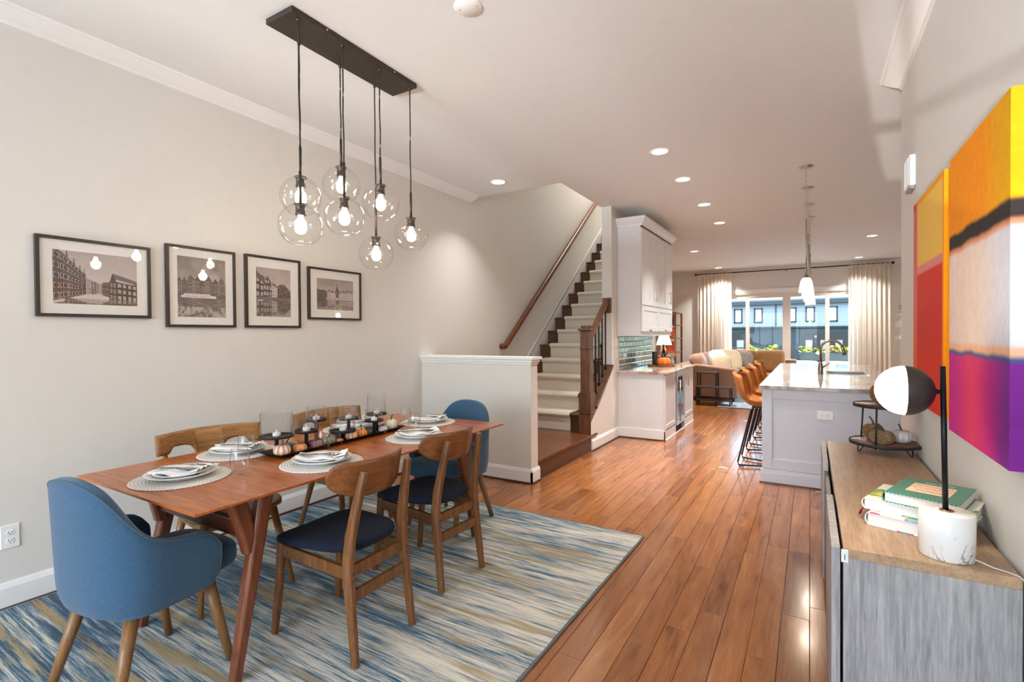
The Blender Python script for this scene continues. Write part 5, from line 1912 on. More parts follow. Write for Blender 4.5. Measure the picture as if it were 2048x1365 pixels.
def near_fn(u, v):   # u: 0 at the far end... 1 at the near end of the canvas as seen from the room
    mag = lerp(srgb(204, 40, 136), srgb(226, 62, 100), max(0, 1 - abs(u - 0.45) / 0.30))
    mag = lerp(mag, srgb(132, 44, 146), sm(0.70, 0.98, u))
    org = lerp(srgb(247, 148, 16), srgb(228, 168, 12), sm(0.55, 0.98, u))
    whi = lerp(srgb(242, 216, 200), srgb(224, 222, 230), sm(0.5, 0.95, u))
    return field([(0, mag), (0.286, srgb(44, 92, 140)), (0.300, srgb(246, 190, 150)), (0.325, whi), (0.645, srgb(226, 150, 110)), (0.662, srgb(52, 44, 42)), (0.715, org)], u, v, 0.009)


def far_fn(u, v):
    redf = field([(0, srgb(222, 50, 24)), (0.30, srgb(214, 34, 26)), (0.5, srgb(220, 44, 24))], u, v, 0.1)
    yel = lerp(srgb(244, 196, 90), srgb(240, 190, 40), sm(0.2, 0.7, 1 - v))
    gap = srgb(232, 140, 130)
    bord = lerp(srgb(238, 100, 50), srgb(224, 110, 110), sm(0.25, 0.6, v))
    c = lerp(redf, gap, sm(0.625, 0.64, v))
    c = lerp(c, yel, sm(0.665, 0.68, v))
    c = lerp(c, srgb(246, 160, 30), sm(0.965, 0.985, v))
    e = sm(0.83, 0.87, u)
    c = lerp(c, bord, e)
    c = lerp(c, srgb(212, 40, 24), sm(0.90, 0.95, u) * sm(0.95, 0.98, v))
    return lerp(c, srgb(246, 150, 10), sm(0.045, 0.02, u) if False else 1 - sm(0.02, 0.05, u))


canvas('big canvas of orange, black, white and magenta bands, nearer the camera', 1.918, 2.628, 0.985, 2.060, 4.008, XR - 0.001, lambda u, v: near_fn(u, v))
canvas('big canvas of yellow over red fields, farther from the camera', 2.728, 3.438, 1.012, 2.058, 4.008, XR - 0.001, lambda u, v: far_fn(1 - u, v))
# ================================================================== dry bar beside the stairs
def granite(name, c1, c2, c3, sc=38):
    m, t, b = nodes(name)
    v = coords(t)
    n = nd(t, 'TexNoise', {'Vector': coords(t, (1, 0.35, 1), (0, 0, 0.5))}, Scale=sc * 0.16, Detail=5.0, Distortion=1.2)
    k = nd(t, 'TexNoise', {'Vector': v}, Scale=sc * 4, Detail=3.0)
    a = nd(t, 'Math', {0: k.outputs[0], 2: n.outputs[0]}, operation='MULTIPLY_ADD'); a.inputs[1].default_value = 0.5
    t.links.new(ramp(t, a.outputs[0], [(0.55, c1), (0.72, c2), (0.92, c3)]), b.inputs['Base Color'])
    b.inputs['Roughness'].default_value = 0.10
    b.inputs['Specular IOR Level'].default_value = 0.28
    return m


GRAN = granite('brown_granite', srgb(146, 120, 100), srgb(196, 172, 148), srgb(220, 206, 190))
QTZ = granite('grey_white_quartzite', srgb(112, 104, 102), srgb(172, 166, 162), srgb(206, 202, 198))


def shaker(name, y0, y1, z0, z1, x, parent, rail=0.055, th=0.019):
    """door in the yz plane facing +x at x"""
    b = MB()
    o4 = [(y0, z0), (y1, z0), (y1, z1), (y0, z1)]
    i4 = [(y0 + rail, z0 + rail), (y1 - rail, z0 + rail), (y1 - rail, z1 - rail), (y0 + rail, z1 - rail)]
    vs = [(x, *p) for p in o4] + [(x + th, *p) for p in o4] + [(x + th, *p) for p in i4] + [(x + th - 0.008, *p) for p in i4]
    fs = [(3, 2, 1, 0), (12, 13, 14, 15)]
    for i in range(4):
        j = (i + 1) % 4
        fs += [(i, j, 4 + j, 4 + i), (4 + i, 4 + j, 8 + j, 8 + i), (8 + i, 8 + j, 12 + j, 12 + i)]
    b.add(vs, fs)
    return b.build(name, CABW, parent, bevel=0.0012)


def bar_pull(y, z0, z1, x, parent, r_=0.006):
    b = MB()
    b.tube([(x + 0.032, y, z0), (x + 0.032, y, z1)], r_, 10)
    b.tube([(x, y, z0 + 0.025), (x + 0.032, y, z0 + 0.025)], r_ * 0.8, 8)
    b.tube([(x, y, z1 - 0.025), (x + 0.032, y, z1 - 0.025)], r_ * 0.8, 8)
    b.build('handle', NICKEL, parent)


BX0, BX1, BY0, BY1 = XS1 + 0.001, 1.915, 6.495, 8.26
t = thing('base_cabinet', 'white base cabinet of the dry bar beside the stair wall', 'cabinet', (0, 0, 0))
b = MB(); b.box((BX0, BY0, 0.0), (BX1, 7.075, 0.855)); b.build('carcass', CABW, t, bevel=0.001)
b = MB(); b.box((BX0, 7.63, 0.0), (BX1, BY1, 0.855)); b.build('carcass', CABW, t, bevel=0.001)
MB().box((BX0, 7.075, 0.0), (BX0 + 0.02, 7.63, 0.855)).build('back_panel', CABW, t)
d1 = shaker('door', BY0 + 0.006, 7.066, 0.14, 0.845, BX1 + 0.001, t)
bar_pull(7.035, 0.60, 0.80, BX1 + 0.02, d1)
d2 = shaker('door', 7.640, BY1 - 0.006, 0.14, 0.845, BX1 + 0.001, t)
bar_pull(7.75, 0.60, 0.80, BX1 + 0.02, d2)
for y0, y1 in ((BY0 - 0.016, 7.075), (7.63, BY1)):
    MB().box((BX1, y0, 0), (BX1 + 0.018, y1, 0.12)).build('toe_board', TRIM, t, bevel=0.003)
MB().box((BX0, BY0 - 0.016, 0), (BX1 + 0.018, BY0, 0.135)).build('toe_board', TRIM, t, bevel=0.003)
MB().beam((BX0 + 0.02, BY0 - 0.022, 0.007), (BX1 + 0.03, BY0 - 0.022, 0.007), 0.012, 0.014).build('shoe_molding', SHOE, t)
MB().beam((BX1 + 0.024, BY0 - 0.02, 0.007), (BX1 + 0.024, BY1, 0.007), 0.012, 0.014).build('shoe_molding', TRIM, t)

t = thing('wine_cooler', 'steel framed glass door wine cooler built into the dry bar', 'wine cooler', (0, 0, 0))
MB().box((BX0 + 0.03, 7.085, 0.10), (BX1 - 0.01, 7.62, 0.845)).build('housing', plain('cooler_black', (0.02, 0.02, 0.022), 0.4), t)
MB().box((BX0 + 0.06, 7.085, 0.0), (BX1 - 0.03, 7.62, 0.10)).build('kick_grille', BLACKM, t)
b = MB()
for a, c in (((7.088, 0.105), (7.618, 0.19)), ((7.088, 0.775), (7.618, 0.845)), ((7.088, 0.19), (7.135, 0.775)), ((7.571, 0.19), (7.618, 0.775))):
    b.box((BX1 - 0.008, *a), (BX1 + 0.028, *c))
dr = b.build('door', STEEL, t, bevel=0.002)
MB().box((BX1 + 0.004, 7.135, 0.19), (BX1 + 0.016, 7.571, 0.775)).build('door_glass', plain('dark_mirror_glass', (0.012, 0.015, 0.018), 0.03, Specular_IOR_Level=0.9), dr)
bar_pull(7.165, 0.16, 0.74, BX1 + 0.028, dr, 0.009)

o = MB().box((BX0, BY0 - 0.03, 0.857), (BX1 + 0.05, BY1 + 0.02, 0.888)).build('bar_countertop', GRAN, bevel=0.004)
tag(o, 'brown speckled granite worktop on the white dry bar', 'countertop')

UX = XS1 + 0.001
t = thing('wall_cabinet', 'tall white upper cabinet with crown above the dry bar', 'cabinet', (0, 0, 0))
UY0, UY1, UZ0, UZ1, UD = 6.495, 8.165, 1.395, 2.80, 1.618
MB().box((UX, UY0, UZ0), (UD, UY1, UZ1)).build('carcass', CABW, t, bevel=0.001)
MB().box((UD - 0.02, UY0, UZ0 - 0.045), (UD, UY1, UZ0)).build('light_rail', CABW, t, bevel=0.002)
MB().box((UX, UY0, UZ0 - 0.045), (UD - 0.02, UY0 + 0.018, UZ0)).build('light_rail', CABW, t, bevel=0.002)
ym = (UY0 + UY1) / 2
for y0, y1 in ((UY0 + 0.004, ym - 0.002), (ym + 0.002, UY1 - 0.004)):
    o = shaker('door', y0, (y0 + y1) / 2 - 0.0015 if False else y1, 1.765, UZ1 - 0.03, UD + 0.001, t, 0.06)
    bar_pull((y1 - 0.03) if y0 < ym - 0.1 and False else y0 + 0.62, 1.83, 2.03, UD + 0.02, o)
    MB().box((UD + 0.012, (y0 + y1) / 2 - 0.03, 1.82), (UD + 0.0195, (y0 + y1) / 2 + 0.03, UZ1 - 0.085)).build('center_stile', CABW, o)
    o = shaker('door', y0, y1, 1.41, 1.752, UD + 0.001, t, 0.06)
    MB().lathe([(0, 0.02), (0.03, 0.012), (0.045, 0), ], 16, M=Matrix.Translation((UD + 0.0205, (y0 + y1) / 2, 1.425)) @ Matrix.Rotation(PI / 2, 4, 'Y') @ Matrix.Diagonal((0.25, 1.6, 0.8, 1))).build('cup_pull', NICKEL, o)
pr = [(0, 2.80), (0.006, 2.80), (0.010, 2.825), (0.030, 2.845), (0.055, 2.885), (0.062, 2.90), (0.062, 2.915), (0, 2.915)]
b = MB()
P = [(0.0, 0.0)]
rows = []
n = len(pr)
vs = [(UX, UY0 - u, z) for u, z in pr] + [(UD + 0.02 + u, UY0 - u, z) for u, z in pr] + [(UD + 0.02 + u, UY1 + u, z) for u, z in pr] + [(UX, UY1 + u, z) for u, z in pr]
fs = [(k * n + i, k * n + (i + 1) % n, (k + 1) * n + (i + 1) % n, (k + 1) * n + i) for k in range(3) for i in range(n)]
b.add(vs, fs)
b.add([(UX, UY0, 2.914), (UD + 0.02, UY0, 2.914), (UD + 0.02, UY1, 2.914), (UX, UY1, 2.914)], [(0, 1, 2, 3)])
b.build('crown', CABW, t)

# mirrored subway tiles of the backsplash
bs = thing('tile_backsplash', 'mirrored silver-blue tile backsplash behind the dry bar', 'backsplash', (XS1 + 0.0005, 6.53, 0.890))
MB().box((0, 0, 0), (0.003, 1.65, 0.455)).build('grout', plain('pale_grout', srgb(220, 224, 224), 0.7), bs)
TILE = plain('antique_mirror_tile', (0.60, 0.76, 0.79), 0.16, 0.85, var=0.25, scale=9, bump=0.12, bscale=14)
tmesh = {}
for r_ in range(6):
    z0 = 0.003 + r_ * 0.0757
    y = -0.075 * (r_ % 2)
    while y < 1.65:
        ya, yb = max(y, 0.0) + 0.002, min(y + 0.151, 1.65) - 0.002
        if yb - ya > 0.02:
            k = round(yb - ya, 4)
            if k not in tmesh:
                e = 0.008
                vs, fs = [], []
                tmesh[k] = MB().add([(0, 0, 0), (0, k, 0), (0, k, 0.0715), (0, 0, 0.0715), (0.004, 0, 0), (0.004, k, 0), (0.004, k, 0.0715), (0.004, 0, 0.0715), (0.007, e, e), (0.007, k - e, e), (0.007, k - e, 0.0715 - e), (0.007, e, 0.0715 - e)],
                                    [(0, 1, 5, 4), (1, 2, 6, 5), (2, 3, 7, 6), (3, 0, 4, 7), (4, 5, 9, 8), (5, 6, 10, 9), (6, 7, 11, 10), (7, 4, 8, 11), (8, 9, 10, 11)]).mesh('tile', TILE)
            o = bpy.data.objects.new('tile', tmesh[k])
            COL.objects.link(o)
            o.parent = bs
            o.location = (0.003, ya, z0)
            o.rotation_euler = (0, rp.uniform(-0.02, 0.02), rp.uniform(-0.02, 0.02))
        y += 0.151

CZ = 0.8885
t = thing('serving_tray', 'round brown wooden tray on the granite worktop', 'tray', (1.60, 7.62, CZ))
MB().lathe([(0, 0), (0.185, 0), (0.20, 0.008), (0.203, 0.026), (0.196, 0.026), (0.190, 0.012), (0, 0.010)], 48).build('tray', wood('acacia_tray', srgb(120, 66, 30), srgb(170, 100, 48), 'y', 3, 0.35), t)
MB().box((-0.03, -0.205, 0.010), (0.05, -0.198, 0.022)).build('hand_hole', SLOT, t)
o = thing('pillar_candle', 'black pillar candle on the round wooden tray', 'candle', (1.515, 7.585, CZ + 0.0105))
MB().lathe([(0, 0), (0.042, 0), (0.043, 0.003), (0.043, 0.205), (0.040, 0.209), (0, 0.206)], 32).build('wax', BLACKM, o)
MB().tube([(0, 0, 0.205), (0.002, 0, 0.218)], 0.0012, 6).build('wick', SLOT, o)
o = thing('wine_bottle', 'dark green bottle standing behind the orange pumpkin on the bar', 'bottle', (1.565, 7.90, CZ))
MB().lathe([(0, 0), (0.034, 0), (0.036, 0.004), (0.036, 0.18), (0.030, 0.21), (0.0155, 0.245), (0.0145, 0.30), (0.0155, 0.302), (0.0155, 0.318), (0, 0.318)], 32).build('glass', plain('dark_bottle_glass', (0.012, 0.016, 0.012), 0.12), o)
MB().lathe([(0.0162, 0.255), (0.0165, 0.322), (0, 0.323)], 24).build('foil', BLACKM, o)
pumpkin('pumpkin', 'large orange ribbed pumpkin on the wooden tray of the dry bar', (1.655, 7.545, CZ + 0.0105), 0.105, 1, pumpkin_mat('bright_orange_pumpkin', srgb(240, 140, 60), srgb(222, 108, 40), 8, 0.2), 0.4, None)
o = thing('glass_carafe', 'small silver and glass carafe behind the pumpkin on the bar', 'carafe', (1.66, 8.02, CZ))
MB().lathe([(0, 0), (0.04, 0), (0.045, 0.02), (0.04, 0.06), (0.018, 0.09), (0.018, 0.13), (0.024, 0.14)], 28).build('body', STEEL, o)
MB().lathe([(0, 0.165), (0.012, 0.16), (0.014, 0.15), (0.010, 0.138)], 20).build('stopper', GLASS, o)

# ================================================================== kitchen island
IX0, IX1, IY0, IY1, IZ = 3.145, 4.235, 5.140, 8.90, 0.862
t = thing('kitchen_island', 'white panelled kitchen island with base molding', 'kitchen island', (0, 0, 0))
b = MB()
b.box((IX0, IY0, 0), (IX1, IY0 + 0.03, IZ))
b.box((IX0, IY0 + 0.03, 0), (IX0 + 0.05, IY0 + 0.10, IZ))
b.build('end_panel', ISLW_SHADED, t, bevel=0.002)
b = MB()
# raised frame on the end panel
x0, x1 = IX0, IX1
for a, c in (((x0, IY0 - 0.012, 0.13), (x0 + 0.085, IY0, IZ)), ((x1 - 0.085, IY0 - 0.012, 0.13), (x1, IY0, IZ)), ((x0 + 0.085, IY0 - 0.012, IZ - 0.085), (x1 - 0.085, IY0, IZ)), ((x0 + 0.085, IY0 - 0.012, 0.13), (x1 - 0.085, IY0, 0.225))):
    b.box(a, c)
b.build('panel_frame', ISLW_SHADED, t, bevel=0.003)
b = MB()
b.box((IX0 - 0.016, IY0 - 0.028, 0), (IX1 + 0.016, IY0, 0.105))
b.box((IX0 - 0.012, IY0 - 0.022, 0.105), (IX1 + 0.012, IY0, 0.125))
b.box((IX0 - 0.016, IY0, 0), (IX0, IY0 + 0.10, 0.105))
b.build('base_molding', ISLW_SHADED, t, bevel=0.004)
MB().beam((IX0 - 0.02, IY0 - 0.034, 0.007), (IX1 + 0.02, IY0 - 0.034, 0.007), 0.013, 0.014).build('shoe_molding', SHOE, t)
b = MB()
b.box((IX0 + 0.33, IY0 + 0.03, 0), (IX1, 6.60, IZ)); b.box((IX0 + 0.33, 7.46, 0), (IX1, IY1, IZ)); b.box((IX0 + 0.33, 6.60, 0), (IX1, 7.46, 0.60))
b.build('carcass', ISLW_SHADED, t)
SKX0, SKX1, SKY0, SKY1 = 3.70, 4.09, 6.66, 7.36
t = thing('island_countertop', 'polished grey and white stone worktop on the island', 'countertop', (0, 0, 0))
b = MB()
TX0, TX1, TY0, TY1 = 3.122, 4.262, 5.105, 9.02
xs, ys = [TX0, SKX0, SKX1, TX1], [TY0, SKY0, SKY1, TY1]
vs = [(x, y, z) for z in (IZ + 0.001, 0.897) for x in xs for y in ys]
fs = []
for i in range(3):
    for j in range(3):
        if (i, j) == (1, 1):
            continue
        for k in (0, 1):
            q = [k * 16 + i * 4 + j, k * 16 + (i + 1) * 4 + j, k * 16 + (i + 1) * 4 + j + 1, k * 16 + i * 4 + j + 1]
            fs.append(tuple(q) if k else tuple(q[::-1]))
for loop in ([0, 4, 8, 12, 13, 14, 15, 11, 7, 3, 2, 1], [5, 6, 10, 9]):
    for a, c in zip(loop, loop[1:] + loop[:1]):
        fs.append((a, c, c + 16, a + 16))
b.add(vs, fs)
b.build('slab', QTZ, t, bevel=0.003)
b = MB()
e = 0.012
x0, x1, y0, y1 = SKX0 - e, SKX1 + e, SKY0 - e, SKY1 + e
b.add([(x0, y0, IZ), (x1, y0, IZ), (x1, y1, IZ), (x0, y1, IZ), (x0 + .02, y0 + .02, 0.66), (x1 - .02, y0 + .02, 0.66), (x1 - .02, y1 - .02, 0.66), (x0 + .02, y1 - .02, 0.66)],
      [(4, 5, 6, 7), (0, 1, 5, 4), (1, 2, 6, 5), (2, 3, 7, 6), (3, 0, 4, 7)])
b.build('sink_basin', STEEL, t, bevel=0.01, solid=0.002)

t = thing('kitchen_faucet', 'bronze gooseneck faucet by the sink on the island', 'faucet', (3.632, 6.86, 0.8975))
MB().lathe([(0, 0), (0.030, 0), (0.031, 0.006), (0.026, 0.012), (0.027, 0.05), (0.0215, 0.115), (0.0155, 0.14), (0, 0.14)], 28).build('body', BRONZE, t)
pts = [(0, 0, 0.13), (0.0, 0, 0.28)]
for k in range(1, 15):
    a = PI - (PI * 0.92) * k / 14
    pts.append((0.108 + 0.108 * math.cos(a), -0.005 * k / 14, 0.28 + 0.108 * math.sin(a)))
MB().tube(pts, 0.0135, 16).build('spout', BRONZE, t)
p = Vector(pts[-1])
MB().tube([tuple(p), (p.x + 0.012, p.y, p.z - 0.04), (p.x + 0.022, p.y, p.z - 0.085)], [0.0145, 0.019, 0.0215], 16).build('spray_head', BRONZE, t)
MB().tube([(0.02, -0.005, 0.075), (0.05, -0.015, 0.095), (0.085, -0.025, 0.125)], [0.010, 0.008, 0.0055], 10).build('lever', BRONZE, t)

# ------------------------------------------------------------------ leather stools
LEA = plain('cognac_leather', srgb(176, 104, 44), 0.3, var=0.14, scale=20, bump=0.15, bscale=90)


def make_stool(label):
    t = thing('bar_stool', label, 'stool', (0, 0, 0), 0, 'leather stools along the island')
    # local +y is forward (towards the island)
    prof = [(-0.245, 0.965), (-0.232, 0.93), (-0.214, 0.86), (-0.190, 0.78), (-0.158, 0.71), (-0.110, 0.665), (-0.05, 0.645), (0.04, 0.640), (0.13, 0.648), (0.185, 0.655)]
    n = len(prof)

    def sh(off):
        def f(u, v):
            k = v * (n - 1)
            i = min(n - 2, int(k))
            fr = k - i
            y = prof[i][0] + (prof[i + 1][0] - prof[i][0]) * fr
            z = prof[i][1] + (prof[i + 1][1] - prof[i][1]) * fr
            s_ = -1 + 2 * u
            hw = 0.185 + 0.035 * math.sin(PI * min(1, v * 1.3)) - 0.05 * max(0, 1 - v / 0.12) ** 2 - 0.02 * max(0, (v - 0.9) / 0.1) ** 2
            wrap = s_ * s_ * s_ * s_
            back = sm(0.65, 0.25, v) if False else 1 - sm(0.25, 0.65, v)
            y += wrap * (0.075 * back)
            z += wrap * 0.055 * (1 - back) * (1 - sm(0.8, 1, v)) - 0.02 * wrap * max(0, 1 - v / 0.15)
            return (s_ * hw, y - off * back, z - off * (1 - back))
        return f
    b = MB()
    b.grid(sh(0), 17, 28)
    b.grid(sh(0.030), 17, 28)
    N = 17 * 28
    for i in range(16):
        for j in (0, 27):
            b.f.append((i * 28 + j, (i + 1) * 28 + j, N + (i + 1) * 28 + j, N + i * 28 + j)); b.sm.append(True)
    for j in range(27):
        for i in (0, 16):
            b.f.append((i * 28 + j, i * 28 + j + 1, N + i * 28 + j + 1, N + i * 28 + j)); b.sm.append(True)
    b.build('seat_shell', LEA, t)
    rim = [sh(0.015)(0, j / 27) for j in range(27, -1, -1)] + [sh(0.015)(i / 16, 0) for i in range(17)] + [sh(0.015)(1, j / 27) for j in range(28)]
    MB().tube(rim, 0.006, 8).build('edge_welt', LEA, t)
    for sx in (-1, 1):
        pts = [(sx * 0.10, -0.06, 0.608), (sx * 0.125, -0.085, 0.58), (sx * 0.176, -0.205, 0.05), (sx * 0.176, -0.200, 0.022), (sx * 0.174, -0.170, 0.018), (sx * 0.10, 0.06, 0.018), (sx * 0.174, 0.17, 0.018), (sx * 0.176, 0.200, 0.022), (sx * 0.172, 0.20, 0.06), (sx * 0.125, 0.085, 0.58), (sx * 0.10, 0.06, 0.608)]
        MB().tube(pts, 0.0085, 10).build('leg_frame', BLACK, t)
        for y in (-0.185, 0.185):
            MB().lathe([(0, 0), (0.010, 0), (0.011, 0.004), (0.006, 0.010), (0, 0.011)], 10, (sx * 0.170, y, 0)).build('foot_pad', BLACKM, t)
    MB().tube([(-0.158, 0.165, 0.20), (0.158, 0.165, 0.20)], 0.0085, 10).build('foot_rest', BLACK, t)
    MB().tube([(-0.10, 0.06, 0.018), (0.10, 0.06, 0.018)], 0.007, 8).build('cross_bar', BLACK, t)
    MB().box((-0.11, -0.08, 0.604), (0.11, 0.08, 0.616)).build('seat_plate', BLACK, t)
    return t


s0 = make_stool('cognac leather bar stool nearest the camera at the island')
s0.location = (3.09, 5.79, 0)
s0.rotation_euler.z = -PI / 2
for y, lb in ((6.58, 'second leather bar stool from the near end of the island'), (7.37, 'third leather bar stool from the near end of the island'), (8.16, 'leather bar stool at the far end of the island')):
    dup(s0, lb, (3.09, y, 0), -PI / 2)

# ------------------------------------------------------------------ island pendants
SHADEM = emit('lit_frosted_shade', (1.0, 0.86, 0.64), 1.3)
pd = None
for k, (y, lb) in enumerate(((5.86, 'kitchen pendant nearest the camera, bell glass shade on a chain'), (6.72, 'second kitchen pendant from the camera over the island'), (7.58, 'third kitchen pendant from the camera over the island'), (8.44, 'farthest kitchen pendant over the island'))):
    x = 3.494 + 0.012 * k
    if pd is None:
        pd = thing('pendant_light', lb, 'pendant light', (x, y, H), 0, 'pendants over the island')
        MB().lathe([(0, -0.022), (0.016, -0.020), (0.03, -0.012), (0.062, -0.008), (0.066, 0)], 32).build('canopy', NICKEL, pd)
        b = MB()
        for i in range(19):
            z = -0.035 - i * 0.026
            a = (i % 2) * PI / 2
            ring = []
            for q in range(10):
                w_ = 2 * PI * q / 10
                u_, v_ = 0.0065 * math.cos(w_), 0.0165 * math.sin(w_)
                ring.append((u_ * math.cos(a), u_ * math.sin(a), z + v_))
            b.tube(ring + ring[:1], 0.0016, 5)
        b.build('chain', NICKEL, pd, kind='stuff')
        MB().tube([(0, 0, -0.525), (0, 0, -1.10)], 0.0065, 10).build('rod', NICKEL, pd)
        MB().lathe([(0, -1.09), (0.012, -1.09), (0.026, -1.108), (0.030, -1.125), (0, -1.125)], 24).build('shade_cap', BRONZE, pd)
        pr = [(0.030, -1.118), (0.042, -1.135), (0.052, -1.165), (0.058, -1.20), (0.062, -1.235), (0.066, -1.262), (0.064, -1.262), (0.056, -1.20), (0.040, -1.137)]
        MB().lathe(pr, 64, ribs=lambda a: 1 + 0.03 * math.cos(a * 16)).build('shade', SHADEM, pd)
        MB().lathe([(0.012, -1.125), (0.02, -1.16), (0.026, -1.185), (0.02, -1.21), (0, -1.218)], 20).build('bulb', BULB, pd)
    else:
        dup(pd, lb, (x, y, H))
    lamp('pendant_glow', 'POINT', (x, y, H - 1.31), PENDANT_POWER, WARM, shadow_soft_size=0.04)
# ================================================================== living room at the back
# sliding doors in the back wall: four panels
d = struct(thing('door_1', None, None))
DF = plain('almond_door_frame', srgb(226, 218, 206), 0.45, var=0.01)
y0, y1 = YW + 0.02, YW + 0.10
b = MB()
b.box((DX0, y0 - 0.03, 0.0), (DX1, y1, 0.03)); b.box((DX0, y0 - 0.03, DZ - 0.03), (DX1, y1, DZ)); b.box((DX0, y0 - 0.03, 0), (DX0 + 0.03, y1, DZ)); b.box((DX1 - 0.03, y0 - 0.03, 0), (DX1, y1, DZ))
b.build('jamb', DF, d, bevel=0.003)
edges = [DX0 + 0.03, 2.135, 3.022, 3.885, DX1 - 0.03]
for i in range(4):
    xa, xb = edges[i] + (0.0 if i else 0), edges[i + 1]
    yy = y0 + (0.012 if i in (0, 3) else 0.0)
    wl = 0.045
    wr = 0.045
    if i == 1:
        wr = 0.088
    if i == 2:
        wl = 0.088
    b = MB()
    zt, zb = DZ - 0.03, 0.03
    b.box((xa, yy, zb), (xa + wl, yy + 0.04, zt)); b.box((xb - wr, yy, zb), (xb, yy + 0.04, zt)); b.box((xa + wl, yy, zt - 0.10), (xb - wr, yy + 0.04, zt)); b.box((xa + wl, yy, zb), (xb - wr, yy + 0.04, zb + 0.14))
    o = b.build('sash', DF, d, bevel=0.003)
    MB().box((xa + wl, yy + 0.016, zb + 0.14), (xb - wr, yy + 0.022, zt - 0.10)).build('pane', PANEGL, o)
b = MB()
b.box((DX0 - 0.09, YW - 0.018, 0), (DX0, YW, DZ + 0.10)); b.box((DX1, YW - 0.018, 0), (DX1 + 0.09, YW, DZ + 0.10)); b.box((DX0, YW - 0.018, DZ), (DX1, YW, DZ + 0.10))
b.build('casing', TRIM, d, bevel=0.004)

# front window behind the camera: frame, muntins and panes
for k, (xa, xb, za, zb_) in enumerate(WIN):
    wdw = struct(thing('window_%d' % (k + 1), None, None))
    b = MB()
    for x in ((xa, 1.03, 1.68, xb - 0.05) if k == 0 else (xa, 3.005, xb - 0.05)):
        b.box((x, YF - 0.09, za), (x + 0.05, YF - 0.05, zb_))
    for z in ((za, 1.85, zb_ - 0.05) if k == 0 else (za, 0.662, 1.60, zb_ - 0.05)):
        b.box((xa, YF - 0.09, z), (xb, YF - 0.05, z + 0.05))
    b.build('window_frame', TRIM, wdw)

# curtains
CUR = bpy.data.materials.new('sheer_white_curtain')
CUR.use_nodes = True
ct = CUR.node_tree
ct.nodes.clear()
df = nd(ct, 'BsdfDiffuse'); df.inputs[0].default_value = (*srgb(236, 226, 212), 1)
tl_ = nd(ct, 'BsdfTranslucent'); tl_.inputs[0].default_value = (*srgb(240, 232, 222), 1)
cn = nd(ct, 'TexNoise', {'Vector': coords(ct)}, Scale=300.0)
cb_ = nd(ct, 'Bump', {'Height': cn.outputs[0]}, Strength=0.1, Distance=0.002)
ct.links.new(cb_.outputs[0], df.inputs['Normal'])
mx_ = nd(ct, 'MixShader', {1: df.outputs[0], 2: tl_.outputs[0]}, Fac=0.42)
nd(ct, 'OutputMaterial', {0: mx_.outputs[0]})


def curtain(label, xa, xb, za, zb, spread, seed):
    rg = random.Random(seed)
    t = thing('curtain', label, 'curtain', ((xa + xb) / 2, YW - 0.14, 0), 0, 'sheer curtains at the sliding doors')
    w_ = xb - xa
    nf = 9
    ph = [rg.random() * 6 for _ in range(4)]

    def f(u, v):
        fold = math.sin(u * 2 * PI * nf + 0.6 * math.sin(u * 9 + ph[0]) + 0.5 * v * math.sin(u * 5 + ph[1]))
        amp = 0.028 + 0.022 * (1 - v) + 0.01 * math.sin(u * 7 + ph[2])
        ww = w_ * (1 + spread * (1 - v) ** 1.5)
        return (ww * (u - 0.5) + (w_ - ww) * 0.0, amp * fold, za + (zb - za) * v)
    MB().grid(f, 160, 24).build('panel', CUR, t)
    MB().box((-w_ / 2, -0.012, zb - 0.07), (w_ / 2, 0.012, zb - 0.005)).build('heading_tape', CUR, t)
    return t


RODZ = 2.955
curtain('white curtain left of the sliding doors, behind the sofa', 0.94, 1.78, 0.02, RODZ - 0.005, 0.0, 1)
curtain('white curtain right of the sliding doors, behind the island', 4.30, 5.10, 0.02, RODZ - 0.005, 0.03, 2)
t = thing('curtain_rod', 'thin black curtain rod above the sliding doors', 'curtain rod', (0, 0, 0))
MB().tube([(0.90, YW - 0.14, RODZ), (5.12, YW - 0.14, RODZ - 0.012)], 0.013, 12).build('rod', BLACK, t)
for x in (0.885, 5.135):
    MB().lathe([(0, -0.03), (0.02, -0.022), (0.028, 0), (0.02, 0.022), (0, 0.03)], 16, (x, YW - 0.14, RODZ - (0.012 if x > 3 else 0))).build('finial', BLACK, t)
for x in (0.98, 3.02, 5.04):
    MB().tube([(x, YW, RODZ - 0.03), (x, YW - 0.14, RODZ - 0.03), (x, YW - 0.14, RODZ)], 0.008, 8).build('bracket', BLACK, t)

# living room rug
t = thing('living_room_rug', 'grey blue patterned rug under the sofa', 'rug', (0, 0, 0.0006))
MB().box((2.03, 9.95, 0), (4.4, 13.4, 0.010)).build('pile', plain('grey_blue_rug', srgb(150, 164, 178), 0.95, var=0.3, scale=7, bump=0.3), t, bevel=0.003)
MB().box((2.02, 9.94, 0), (4.41, 9.955, 0.009)).build('bound_edge', plain('dark_binding', srgb(52, 50, 54), 0.9), t)

# sectional sofa
SUEDE = plain('brown_microsuede', srgb(158, 118, 92), 0.85, var=0.10, scale=5, Sheen_Weight=0.4)
SUEDE2 = plain('tan_brown_cushion', srgb(166, 118, 68), 0.85, var=0.10, scale=6, Sheen_Weight=0.4)


